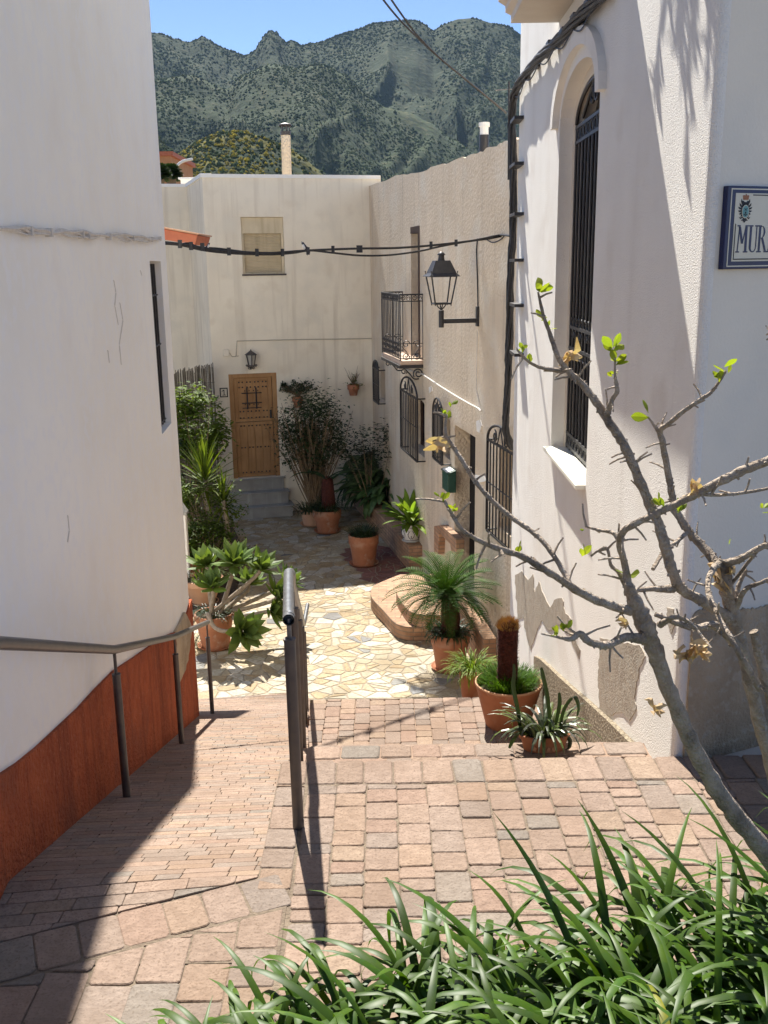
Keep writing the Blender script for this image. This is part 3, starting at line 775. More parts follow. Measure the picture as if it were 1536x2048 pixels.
# ---- far cream house -------------------------------------------------------------------
def rect_px(W, x0, y0, x1, y1, off=0):
    a, b = W.px(x0, y0, off), W.px(x1, y1, off); return min(a[0], b[0]), max(a[0], b[0]), min(a[1], b[1]), max(a[1], b[1])
def box_loop(s0, s1, z0, z1): return [(s0, z0), (s1, z0), (s1, z1), (s0, z1)]
def far_house():
    root = thing('cream_house', 'cream flat-roofed house closing the alley, with a studded pine door and one shuttered window', 'house', FW.pt(1, PLAZA))
    sA = FW.px(414, 540)[0]; A = FW.pt(sA, 0)
    P = ray(383, 540); k = (A.y + 2.3) / P.y; A2 = Vector((P.x * k, A.y + 2.3, 0))
    A3 = A2 - FW.u * 4.5
    sB = FW.px(752, 700)[0] + .15
    zt0, zt1 = FW.px(405, 350)[1], FW.px(752, 351)[1]
    d0, d1, dz0, dz1 = FW.px(462, 850)[0], FW.px(557, 850)[0], FW.px(512, 955)[1], FW.px(505, 747)[1]
    w0, w1, wz0, wz1 = FW.px(483, 480)[0], FW.px(568, 480)[0], FW.px(527, 548)[1], FW.px(523, 434)[1]
    door_h, win_h = box_loop(d0, d1, dz0, dz1), box_loop(w0, w1, wz0, wz1)
    mb = MB(); Z = Vector((0, 0, 1))
    panel(mb, FW, [(sA, -3.2), (sB, -3.2), (sB, zt1), (sA, zt0)], [door_h, win_h], .16)
    zl = CAM.z + (A2.y) * ((ray(372, 371).z) / ray(372, 371).y) 
    mb.add([A2 - Z * 3.2, A - Z * 3.2, A + Z * zt0, A2 + Z * zl], [(0, 1, 2, 3)])
    mb.add([A3 - Z * 3.2, A2 - Z * 3.2, A2 + Z * zl, A3 + Z * zl], [(0, 1, 2, 3)])
    B = FW.pt(sB, 0); B2 = B - FW.n * 7; A4 = A3 - FW.n * 5
    for p, n, za, zb in ((B, B2, zt1, zt1), (B2, A4, zt1, zl), (A4, A3, zl, zl)): mb.add([p - Z * 3.2, n - Z * 3.2, n + Z * zb, p + Z * za], [(0, 1, 2, 3)])
    # parapet top with thickness, terrace behind it 0.5 m lower
    inn = -FW.n * .22
    mb.add([A + Z * zt0, B + Z * zt1, B + inn + Z * zt1, A + inn + Z * zt0, A + inn + Z * (zt0 - .5), B + inn + Z * (zt1 - .5)], [(0, 1, 2, 3), (3, 2, 5, 4)])
    mb.add([A + inn + Z * (zt0 - .5), B + inn + Z * (zt1 - .5), B2 + Z * (zt1 - .5), A4 + Z * (zl - .3), A3 + Z * zl, A2 + Z * zl], [(0, 1, 2, 3, 4, 5)])
    mb.build('wall', MT['cream'], root)
    cp = MB(); cp.prism([FW.pt(sA - .02, zt0 - .045, -.2), FW.pt(sA - .02, zt0 - .045, .025), FW.pt(sA - .02, zt0 + .02, .025), FW.pt(sA - .02, zt0 + .02, -.2)], FW.u * (sB - sA))
    d_ = (A - A2); cp.prism([A2 + Z * (zl - .04) + Vector((-.03, 0, 0)), A2 + Z * (zl + .03) + Vector((-.03, 0, 0)), A2 + Z * (zl + .03) + Vector((.18, 0, 0)), A2 + Z * (zl - .04) + Vector((.18, 0, 0))], d_ + Z * (zt0 - zl))
    cp.prism([A3 + Z * (zl - .03), A3 + Z * (zl + .03), A3 + Z * (zl + .03) - FW.n * .2, A3 + Z * (zl - .03) - FW.n * .2], (A2 - A3) + FW.n * .02)
    cp.build('coping', MT['white_l'], root)
    # pine door
    frm = MB(); f = .09
    for a, b, c, d in ((d0, d0 + f, dz0, dz1), (d1 - f, d1, dz0, dz1), (d0 + f, d1 - f, dz1 - .08, dz1)): frm.wbox(FW, a, b, c, d, -.15, -.03)
    door = MB(); L0, L1, Z0, Z1 = d0 + f + .006, d1 - f - .006, dz0 + .008, dz1 - .086; mid = lerp(Z0, Z1, .56)
    def leaf(z0, z1):
        door.wbox(FW, L0, L1, z0, z1, -.14, -.10); s_ = .075
        for a, b, c, d in ((L0, L0 + s_, z0, z1), (L1 - s_, L1, z0, z1), (L0 + s_, L1 - s_, z0, z0 + .06), (L0 + s_, L1 - s_, z1 - .06, z1)): door.wbox(FW, a, b, c, d, -.10, -.075)
        n = 4; W_ = (L1 - L0 - 2 * s_) / n
        for i in range(n): door.wbox(FW, L0 + s_ + W_ * i + .006, L0 + s_ + W_ * (i + 1) - .006, z0 + .062, z1 - .062, -.10, -.085)
    leaf(Z0, mid - .006); leaf(mid + .006, Z1)
    D = door.build('door', MT['wood'], root, bevel=.004); frm.build('door_frame', MT['wood'], D, bevel=.006)
    hgt = Z1 - Z0
    for t in (.045, .30, .52, .60, .665, .905, .955):
        for i in range(8):
            s = lerp(L0 + .105, L1 - .105, (i + (.08 if i % 2 == 0 else -.08)) / 7); stud = MB(); stud.lathe(FW.pt(s, Z0 + hgt * t, -.086), [(.017, 0), (.014, .009), (.006, .014), (.001, .015)], 8, FW.n); stud.build('stud', MT['iron'], D)
    gr = MB(); cx = lerp(L0, L1, .46); gz0, gz1 = Z0 + hgt * .69, Z0 + hgt * .90
    for s in (-.09, .09): gr.tube([FW.pt(cx + s, gz0, -.05), FW.pt(cx + s, gz1, -.05)], .014, 6)
    for z in (.28, .75): gr.tube([FW.pt(cx - .2, lerp(gz0, gz1, z), -.055), FW.pt(cx + .2, lerp(gz0, gz1, z), -.055)], .010, 6)
    gr.wbox(FW, cx - .19, cx + .19, gz0 + .01, gz0 + .025, -.086, -.07)
    for i in range(4):
        for z in (gz0 + .085, gz1 - .06): gr.lathe(FW.pt(cx - .13 + i * .087, z, -.086), [(.013, 0), (.001, .012)], 8, FW.n)
    gr.build('door_grille', MT['iron'], D)
    hn = MB(); hz = Z0 + hgt * .63; hs = L1 - .04; hn.wbox(FW, hs - .022, hs + .022, hz - .085, hz + .085, -.075, -.062); hn.tube([FW.pt(hs, hz + .05, -.07), FW.pt(hs, hz + .04, -.03), FW.pt(hs, hz - .04, -.03), FW.pt(hs, hz - .05, -.07)], .009, 6)
    hn.build('handle', MT['iron'], D, bevel=.006)
    # shuttered window
    sh = MB(); f = .05; zb = wz1 - .30
    sh.wbox(FW, w0 + .004, w1 - .004, zb, wz1 - .004, -.12, -.05)
    sf = MB()
    for a, b in ((w0, w0 + f), (w1 - f, w1)): sf.wbox(FW, a + .003, b - .003, wz0, zb - .003, -.14, -.05)
    sf.wbox(FW, w0 + f - .003, w1 - f + .003, wz0 + .001, wz0 + .028, -.139, -.052)
    n = 26
    for i in range(n):
        z0 = lerp(wz0 + .03, zb, i / n); z1 = lerp(wz0 + .03, zb, (i + .86) / n)
        sh.prism([FW.pt(w0 + f, z0, -.115), FW.pt(w0 + f, (z0 + z1) / 2, -.100), FW.pt(w0 + f, z1, -.115)], FW.u * (w1 - w0 - 2 * f))
    sh.wbox(FW, w0 + f, w1 - f, wz0 + .002, zb, -.14, -.118)
    S = sh.build('window_shutter', MT['shutter'], root); sf.build('frame', MT['shutter'], S)
    sl2 = MB(); sl2.wbox(FW, w0 - .02, w1 + .02, wz0 - .03, wz0 + .001, -.15, .025); sl2.build('sill', MT['iron_b'], S)
    # marble steps
    stp = MB(); e0, e1 = d0 - .05, d1 + .06; drop = dz0 - PLAZA
    n = 3
    for i in range(n):
        zt = dz0 - .012 - i * drop / 3; o1 = .04 + i * .20
        stp.wbox(FW, e0 - .02 * i, e1 + .05 * i, PLAZA - .02, zt - .03, -.14 if i == 0 else .0, o1)
        stp.wbox(FW, e0 - .02 * i - .03, e1 + .05 * i + .03, zt - .029, zt, -.14 if i == 0 else .0, o1 + .035)
    stp.build('steps', MT['marble'], root, bevel=.004)
    # cable run and junction box above the door
    cb = MB(); line = [(565 - 88, 712), (472, 713), (474, 682), (520, 681), (600, 679), (690, 678), (750, 677), (752, 697), (764, 708)]
    cb.tube([FW.pt(*FW.px(x, y, .015), .015) for x, y in line], .010, 5)
    cb.tube([FW.pt(*FW.px(x, y, .013), .013) for x, y in [(459, 706), (464, 713), (472, 713)]], .008, 5)
    cb.build('wall_cable', mat('painted_cable', (.46, .41, .33)), root)
    jb = MB(); a = rect_px(FW, 446, 699, 458, 712); jb.wbox(FW, *a, 0, .05); jb.build('junction_box', MT['cream'], root, bevel=.006)
    # chimney
    base = atY(574, 347, A.y + 3.0); ch = MB(); wd = .10
    Pt = atY(570, 268, A.y + 3.0)
    ch.lathe((base.x, base.y, base.z - .8), [(.105, 0), (.10, Pt.z - base.z + .8)], 14); C = ch.build('chimney', MT['beige'], root, smooth=True)
    cw = MB(); zc = Pt.z
    for i in range(5):
        a_ = i * 2 * math.pi / 5; cw.tube([(base.x + .085 * math.cos(a_), base.y + .085 * math.sin(a_), zc - .02), (base.x + .085 * math.cos(a_), base.y + .085 * math.sin(a_), zc + .17)], .014, 5)
    cw.lathe((base.x, base.y, zc), [(.115, -.03), (.115, .05), (.09, .05)], 14)
    cw.lathe((base.x, base.y, zc + .16), [(.145, 0), (.14, .03), (.05, .06), (.001, .065)], 14); cw.build('cowl', MT['iron_b'], C)
    return root
FH = far_house()

# ---- beige house on the right of the courtyard ---------------------------------------------
def beige_house():
    root = thing('beige_house', 'rough beige house with an iron balcony and barred windows beside the courtyard', 'house', BW.pt(5, PLAZA))
    far = BW.px(748, 700)[0]; near = 11.2
    tops = [(748, 366), (790, 353), (840, 343), (885, 329), (925, 316), (960, 303), (1000, 289), (1022, 279), (1037, 276)]
    q = random.Random(4)
    tp = [BW.px(x, y) for x, y in tops]; tp[0] = (0, tp[0][1])
    top = []
    for (a, b) in zip(tp, tp[1:]):
        for i in range(6): t = i / 6; top.append((lerp(a[0], b[0], t), lerp(a[1], b[1], t) + q.uniform(-.018, .018)))
    top.append((near, tp[-1][1]))
    # openings (photo pixels of the grilles, which stand 0.14 m proud of the wall)
    OFF = .13
    def win(xa, xb, yb, ys, W=BW):           # far column, near column, bottom at the far column, spring at the far column
        s0 = W.px(xa, (yb + ys) / 2, OFF)[0]; s1 = W.px(xb, (yb + ys) / 2, OFF)[0]
        return s0, s1, W.px(xa, yb, OFF)[1], W.px(xa, ys, OFF)[1]
    wins = [('w1', *win(746.5, 757, 800, 735)), ('w2', *win(801.5, 834.5, 894, 778)), ('w3', *win(866, 884.5, 915, 822)), ('w4', *win(974, 1027, 1060, 877))]
    dr0, dr1 = BW.px(909, 980)[0], BW.px(950, 980)[0]; drz0, drz1 = -2.2, BW.px(950, 874)[1]
    bd0, bd1 = BW.px(829, 600)[0] - .25, BW.px(840, 600)[0]; bz0, bz1 = BW.px(840, 716)[1], BW.px(840, 451)[1]
    holes = [box_loop(dr0, dr1, drz0, drz1), box_loop(bd0, bd1, bz0, bz1)]
    for n_, s0, s1, z0, zs in wins: holes.append(arch_loop(s0 + .06, s1 - .06, z0 + .05, zs - .1, .05, 8) if n_ != 'w1' else box_loop(s0 + .1, s1 - .02, z0 + .05, zs - .05))
    mb = MB(); panel(mb, BW, [(0, -3.2), (near, -3.2)] + top[::-1], holes, .24)
    Z = Vector((0, 0, 1))
    for (a, b) in zip(top, top[1:]):                      # parapet top and its inner face
        mb.add([BW.pt(*a), BW.pt(*b), BW.pt(b[0], b[1] - .02, -.24), BW.pt(a[0], a[1] - .02, -.24), BW.pt(a[0], a[1] - .7, -.24), BW.pt(b[0], b[1] - .7, -.24)], [(0, 1, 2, 3), (3, 2, 5, 4)])
    c = [BW.pt(0, 2.9), BW.pt(near, 2.6), BW.pt(near, 2.6) + Vector((7, 0, 0)), BW.pt(0, 2.9) + Vector((7, 0, 0))]
    mb.poly(c)
    mb.add([BW.pt(near, -3.2), BW.pt(near, -3.2) + Vector((7, 0, 0)), c[2], BW.pt(near, top[-1][1])], [(0, 1, 2, 3)])
    mb.add([c[2], c[3], c[3] - Z * 6, c[2] - Z * 6], [(0, 1, 2, 3)]); mb.add([BW.pt(0, -3.2), BW.pt(0, top[0][1]), c[3], c[3] - Z * 6], [(0, 1, 2, 3)])
    mb.build('wall', MT['beige'], root)
    # the entrance and the balcony door
    dm = MB(); dm.wbox(BW, dr0, dr1, drz0, drz1, -.26, -.22); dm.build('door', MT['dark'], root, bevel=.004)
    bd = MB(); bd.wbox(BW, bd0, bd1, bz0, bz1, -.26, -.20); BD = bd.build('balcony_door', MT['wood_d'], root)
    bf = MB(); bf.wbox(BW, bd1 - .09, bd1 - .002, bz0, bz1 - .1, -.198, .012); bf.wbox(BW, bd0, bd1, bz1 - .1, bz1, -.198, .008); bf.build('frame', MT['wood_d'], BD)
    # balcony
    P_near_wall = BW.px(846, 733)[0]; zb = BW.px(846, 733)[1]
    dpt = .36; s_far = BW.px(765, 705, dpt)[0]
    sn = BW.px(801, 722, dpt)[0]; sn = (sn + P_near_wall) / 2
    slab = MB(); slab.wbox(BW, s_far, sn, zb + .03, zb + .095, 0, dpt)
    BL = slab.build('balcony', MT['balc'], root, bevel=.004)
    ed = MB(); ed.wbox(BW, s_far - .02, sn + .02, zb - .02, zb + .028, 0, dpt + .02)
    for s in (lerp(s_far, sn, .12), sn - .03):
        pts = []
        ed.spiral(BW.pt(s, zb - .11, .07), -BW.n, (0, 0, 1), .085, .02, math.pi * 1.2, -1.5, .011, 26)
        ed.spiral(BW.pt(s, zb - .075, dpt - .06), BW.n, (0, 0, 1), .05, .012, math.pi * 1.2, -1.4, .009, 20)
        ed.tube(smooth_line([BW.pt(s, zb - .05, dpt - .09), BW.pt(s, zb - .12, dpt - .16), BW.pt(s, zb - .19, .14), BW.pt(s, zb - .19, .06)], 5), .011, 5)
    ed.build('balcony_bracket', MT['iron'], BL)
    rl = MB(); h = 1.0; zr = zb + .10
    c4 = [(s_far, 0), (s_far, dpt), (sn, dpt), (sn, 0)]
    for z, r_ in ((h, .013), (h - .10, .009), (.03, .009), (.26, .006)):
        rl.tube([BW.pt(a, zr + z, b) for a, b in c4], r_, 6)
    for a, b in c4: rl.tube([BW.pt(a, zr, b), BW.pt(a, zr + h, b)], .012, 6)
    nb = 12
    for i in range(1, nb):
        s = lerp(s_far, sn, i / nb); rl.tube([BW.pt(s, zr + .02, dpt), BW.pt(s, zr + h, dpt)], .008, 5)
        rl.ring(BW.pt(s - .5 * (sn - s_far) / nb, zr + h - .05, dpt), BW.u, (0, 0, 1), .036, .006, 10, 4)
        for z in (.07, .16, .24): rl.ring(BW.pt(s, zr + z, dpt), BW.u, (0, 0, 1), .035, .007, 9, 4)
    for s in (s_far, sn):
        rl.tube([BW.pt(s, zr, dpt / 2), BW.pt(s, zr + h, dpt / 2)], .009, 5)
        for k in range(4): rl.spiral(BW.pt(s, zr + h - .05, dpt * (k + .5) / 4), BW.n * (1 if k % 2 else -1), (0, 0, 1), .042, .012, math.pi / 2, 1.3, .006, 14)
        for k in (0, 1):
            sg = 1 if k else -1
            rl.spiral(BW.pt(s, zr + .25, dpt / 2 + sg * dpt * .24), BW.n * sg, (0, 0, 1), .062, .012, math.pi, -1.3, .007, 18)
            rl.spiral(BW.pt(s, zr + .07, dpt / 2 + sg * dpt * .25), BW.n * sg, (0, 0, 1), .065, .012, math.pi, 1.4, .007, 18)
            rl.tube(smooth_line([BW.pt(s, zr + .22, dpt / 2 + sg * dpt * .44), BW.pt(s, zr + .12, dpt / 2 + sg * dpt * .2), BW.pt(s, zr + .02, dpt / 2 + sg * .02)], 5), .006, 5)
    rl.build('balcony_railing', MT['iron'], BL)
    # window boxes of iron bars
    for n_, s0, s1, z0, zs in wins:
        hl = [h_ for h_ in holes[2:]][['w1', 'w2', 'w3', 'w4'].index(n_)]
        wd = pane(BW, hl, -.235, MT['glass_d'], root, 'window')
        fm = MB(); a0 = min(x for x, _ in hl); a1 = max(x for x, _ in hl); b0 = min(y for _, y in hl); b1 = max(y for _, y in hl)
        for u in (a0, (a0 + a1) / 2 - .025, a1 - .05): fm.wbox(BW, u, u + .05, b0, b1, -.232, -.20)
        fm.wbox(BW, a0 + .05, a1 - .05, b0, b0 + .06, -.231, -.205); fm.build('frame', MT['wood_d'], wd)
        g = MB(); c = (s0 + s1) / 2; a = (s1 - s0) / 2
        rise = {'w1': .16, 'w2': .26, 'w3': .22, 'w4': .22}[n_]; nb = {'w1': 5, 'w2': 10, 'w3': 6, 'w4': 8}[n_]
        T = lambda x, y, x2, y2, r_=.010: g.tube([BW.pt(x, y, OFF), BW.pt(x2, y2, OFF)], r_, 5)
        g.wbox(BW, s0 - .015, s0 + .015, z0, zs, OFF - .012, OFF + .012); g.wbox(BW, s1 - .015, s1 + .015, z0, zs, OFF - .012, OFF + .012)
        g.wbox(BW, s0 + .015, s1 - .015, z0 - .012, z0 + .014, OFF - .012, OFF + .012); g.wbox(BW, s0 + .015, s1 - .015, zs - .014, zs + .012, OFF - .011, OFF + .011)
        for i in range(1, nb): x = lerp(s0, s1, i / nb); T(x, z0, x, zs)
        zm = lerp(z0, zs, .54 if n_ != 'w3' else .40); T(s0, zm, s1, zm, .008)
        g.tube([BW.pt(c + a * math.cos(math.pi * i / 14), zs + rise * math.sin(math.pi * i / 14), OFF) for i in range(15)], .016, 6)
        for sg in (-1, 1):
            g.spiral(BW.pt(c + sg * a * .42, zs + rise * .36, OFF), BW.u * sg, (0, 0, 1), min(.075, a * .28), .014, math.pi / 2, 1.5, .009, 18)
            T(c, zs + rise * .95, c + sg * a * .2, zs + .01, .008)
        for s in (s0, s1):
            for z in (z0 + .004, zs - .004): g.tube([BW.pt(s, z, -.02), BW.pt(s, z, OFF)], .012, 5)
        for i in range(2): T(s0 + .03, z0 + .06 + .04 * i, s0 + .14, z0 + .06 + .04 * i, .006)
        g.build('grille', MT['iron'], wd)
    # old cable along the wall
    cb = MB(); line = [(764, 709), (800, 735), (845, 748), (850, 752), (880, 772), (912, 792), (940, 808), (956, 816), (962, 822)]
    cb.tube([BW.pt(*BW.px(x, y, .018), .018) for x, y in line], .013, 5); cb.tube([BW.pt(*BW.px(x, y, .012), .012) for x, y in [(962, 822), (953, 780), (954, 700), (955, 660)]], .006, 5)
    cb.build('wall_cable', MT['cable_w'], root)
    for P in ([(952, 842), (958, 840), (962, 852), (959, 866), (953, 862)], [(857, 775), (861, 772), (863, 782), (859, 786)], [(948, 950), (968, 952), (972, 962), (955, 966), (948, 960)]):
        sc_ = MB(); plate(sc_, BW, P, -.002, .02); sc_.build('plaster_lump', MT['white_r'], root)
    # flue
    b = atY(968, 300, 13.5); t = atY(968, 247, 13.5); fl = MB(); r_ = mpp(b) * 10
    fl.lathe((b.x, b.y, b.z - .8), [(r_, 0), (r_, t.z - b.z + .66)], 16); F = fl.build('flue', MT['iron'], root, smooth=True)
    cp = MB(); cp.lathe((b.x, b.y, t.z - .14), [(r_ * .86, 0), (r_ * .86, .1), (r_ * 1.1, .1), (r_ * 1.1, .15), (.001, .16)], 16); cp.build('cowl', MT['paper'], F)
    return root, dr0, dr1
BH, DR0, DR1 = beige_house()

# ================================================================== THINGS ON THE WALLS
def seg_px(W, pts, off, r, mb, n=6, k=3): mb.tube(smooth_line([W.pt(*W.px(x, y, off), off) for x, y in pts], k), r, n)

# ---- street sign on the front of the stucco house
def street_sign():
    o = .028; S = lambda x, y: RF.px(x, y, o)
    tl, bl, tr_, br = S(1455.5, 373), S(1447, 540), S(1536, 371), S(1536, 536)
    s0 = (tl[0] + bl[0]) / 2; z0 = (bl[1] + br[1]) / 2; z1 = (tl[1] + tr_[1]) / 2
    Hh = z1 - z0; s1 = s0 + Hh * 1.5
    root = thing('street_sign', 'blue-bordered ceramic street sign lettered MURA with a small crest, on the front wall', 'sign', RF.pt(s0, z0))
    mb = MB(); mb.wbox(RF, s0, s1, z0, z1, .0, o); mb.build('board', MT['navy'], root, bevel=.003)
    # local coordinates as fractions of the sign height from the top-left corner
    def L(u, v, off): return RF.pt(s0 + u * Hh, z1 - v * Hh, off)
    def rect(mb, u0, v0, u1, v1, off, th=.0012): mb.prism([L(u0, v0, off), L(u1, v0, off), L(u1, v1, off), L(u0, v1, off)], RF.n * th)
    wl = MB()
    for (a, t) in ((.052, .014),):
        rect(wl, a, .03, 1.47, .03 + t, o); rect(wl, a, .956, 1.47, .956 + t, o); rect(wl, a, .03 + t, a + t, .956, o); rect(wl, 1.47 - t, .03 + t, 1.47, .956, o)
    wl.build('border_line', MT['tile_w'], root)
    pn = MB(); rect(pn, .125, .085, 1.40, .905, o); pn.build('panel', MT['tile_w'], root)
    ol = MB(); oo = o + .0014
    rect(ol, .145, .45, .155, .885, oo); rect(ol, .145, .872, 1.38, .885, oo); rect(ol, .40, .100, 1.38, .112, oo); rect(ol, 1.37, .112, 1.38, .872, oo)
    ol.build('inner_line', MT['ink'], root)
    # serif letters M U R A as polygons (x, y in letter-box units, y down)
    def stroke(mb, a, b, w): 
        a, b = Vector((*a, 0)), Vector((*b, 0)); 
        mb.prism([L(a.x - w / 2, a.y, oo), L(a.x + w / 2, a.y, oo), L(b.x + w / 2, b.y, oo), L(b.x - w / 2, b.y, oo)], RF.n * .001)
    v0, v1 = .475, .79
    def serif(mb, x, y, w=.075): stroke(mb, (x, y - .008), (x, y + .008), w)
    ly = [L for L in 'MURA']
    def letter(c, u):
        m = MB()
        if c == 'M':
            stroke(m, (u + .02, v0 + .009), (u + .005, v1 - .009), .016); stroke(m, (u + .13, v0 + .009), (u + .135, v1 - .009), .036)
            stroke(m, (u + .022, v0 + .01), (u + .075, v1 - .10), .034); stroke(m, (u + .122, v0 + .01), (u + .078, v1 - .10), .016)
            serif(m, u + .005, v1, .06); serif(m, u + .135, v1, .075); serif(m, u + .01, v0, .05); serif(m, u + .138, v0, .05)
        if c == 'U':
            stroke(m, (u + .02, v0 + .009), (u + .02, v1 - .06), .034); stroke(m, (u + .115, v0 + .009), (u + .115, v1 - .06), .016)
            n = 10
            for i in range(n):
                a0, a1 = math.pi * i / n, math.pi * (i + 1) / n
                P = lambda a, k: L(u + .0665 - (.0475 + k) * math.cos(a), v1 - .061 + (.061 + k * .6) * math.sin(a) , oo)
                w0, w1 = .017 - .011 * i / n, .017 - .011 * (i + 1) / n
                m.prism([P(a0, -w0), P(a0, w0), P(a1, w1), P(a1, -w1)], RF.n * .001)
            serif(m, u + .02, v0, .07); serif(m, u + .115, v0, .06)
        if c == 'R':
            stroke(m, (u + .02, v0 + .009), (u + .02, v1 - .009), .034); serif(m, u + .02, v1, .075); serif(m, u + .012, v0, .06)
            n = 10; vm = v0 + .15
            for i in range(n):
                a0, a1 = -math.pi / 2 + math.pi * i / n, -math.pi / 2 + math.pi * (i + 1) / n
                P = lambda a, k: L(u + .045 + (.055 + k) * math.cos(a), (v0 + vm) / 2 + ((vm - v0) / 2 + k * .6) * math.sin(a), oo)
                k0, k1 = .006 + .012 * math.cos(a0), .006 + .012 * math.cos(a1)
                m.prism([P(a0, -k0), P(a0, k0 * .4), P(a1, k1 * .4), P(a1, -k1)], RF.n * .001)
            m.prism([L(u + .035, v0, oo), L(u + .05, v0, oo), L(u + .05, v0 + .014, oo), L(u + .035, v0 + .014, oo)], RF.n * .001)
            stroke(m, (u + .062, vm - .005), (u + .125, v1 - .009), .034); serif(m, u + .132, v1, .06)
        if c == 'A':
            stroke(m, (u + .07, v0 - .004), (u + .01, v1 - .009), .016); stroke(m, (u + .072, v0 - .004), (u + .125, v1 - .009), .036)
            m.prism([L(u + .03, v1 - .12, oo), L(u + .105, v1 - .12, oo), L(u + .105, v1 - .108, oo), L(u + .03, v1 - .108, oo)], RF.n * .001)
            serif(m, u + .008, v1, .06); serif(m, u + .128, v1, .075)
        m.build('letter', MT['navy'], root)
    for c, u in zip('MURA', (.20, .385, .535, .70)): letter(c, u)
    # crest: crown over a two-headed eagle with an oval shield
    em = MB(); cx = .285; O2 = oo
    def cp(u, v, off=O2): return L(cx + u, v, off)
    body = [(-.02, .19), (-.04, .23), (-.045, .30), (-.02, .37), (0, .40), (.02, .37), (.045, .30), (.04, .23), (.02, .19)]
    em.prism([cp(u, v) for u, v in body], RF.n * .001)
    for sg in (-1, 1):
        neck = [(.008, .235), (.012, .20), (.03, .175), (.052, .178), (.07, .196), (.05, .194), (.036, .205), (.034, .235)]
        em.prism([cp(sg * u, v) for u, v in neck], RF.n * .001)
        for k in range(7):                           # wing feathers
            a = R(62 - k * 24); r0, r1 = .045, (.135 if k == 0 else .118 - .006 * k); c0 = (.012, .275 + .004 * k)
            d = (math.cos(a), -math.sin(a)); nrm = (-d[1], d[0]); wv = .0125
            pts = [(c0[0] + d[0] * r0 + nrm[0] * wv, c0[1] + d[1] * r0 + nrm[1] * wv), (c0[0] + d[0] * r1 * .8 + nrm[0] * wv * .9, c0[1] + d[1] * r1 * .8 + nrm[1] * wv * .9), (c0[0] + d[0] * r1 - nrm[0] * wv * .8, c0[1] + d[1] * r1 - nrm[1] * wv * .8), (c0[0] + d[0] * r0 - nrm[0] * wv * .8, c0[1] + d[1] * r0 - nrm[1] * wv * .8)]
            em.prism([cp(sg * u, v, O2 + .0001 * k) for u, v in pts], RF.n * .001)
        for P in ([(.02, .355), (.075, .385), (.07, .395), (.018, .37)], [(.05, .378), (.085, .372), (.086, .378), (.055, .388)], [(.012, .38), (.05, .41), (.044, .416), (.008, .40)]):
            em.prism([cp(sg * u, v, O2 + .0009) for u, v in P], RF.n * .001)
    em.prism([cp(u, v) for u, v in ((-.022, .38), (.022, .38), (.03, .41), (.0, .438), (-.03, .41))], RF.n * .0012)
    E_ = em.build('crest', MT['ink'], root)
    def oval(ru, rv, off, m, nm):
        b = MB(); b.prism([cp(ru * math.cos(t * math.pi / 12), .305 + rv * math.sin(t * math.pi / 12), off) for t in range(24)], RF.n * .0008); return b.build(nm, m, E_)
    oval(.057, .080, O2 + .0024, MT['tile_w'], 'shield_rim'); oval(.049, .071, O2 + .0033, MT['teal'], 'shield')
    sd = MB()
    for P in ([(-.02, .265), (.02, .29), (.016, .295), (-.024, .27)], [(.02, .262), (-.02, .29), (-.016, .295), (.024, .268)], [(-.010, .305), (.010, .305), (.010, .33), (-.010, .33)], [(-.03, .335), (-.014, .33), (-.014, .35), (-.028, .35)], [(.03, .335), (.014, .33), (.014, .35), (.028, .35)], [(-.006, .335), (.006, .335), (.006, .36), (-.006, .36)]):
        sd.prism([cp(u, v, O2 + .0042) for u, v in P], RF.n * .0006)
    sd.build('shield_mark', MT['ink'], E_)
    cr = MB(); cr.prism([cp(u, v) for u, v in ((-.04, .165), (.042, .165), (.046, .135), (.052, .118), (.04, .108), (.022, .112), (.004, .102), (-.016, .112), (-.036, .108), (-.05, .118), (-.044, .135))], RF.n * .001)
    cr.prism([cp(u, v, O2 + .0002) for u, v in ((-.006, .104), (-.002, .092), (.004, .092), (.010, .104))], RF.n * .001)
    cr.build('crown', MT['crown'], E_)
street_sign()

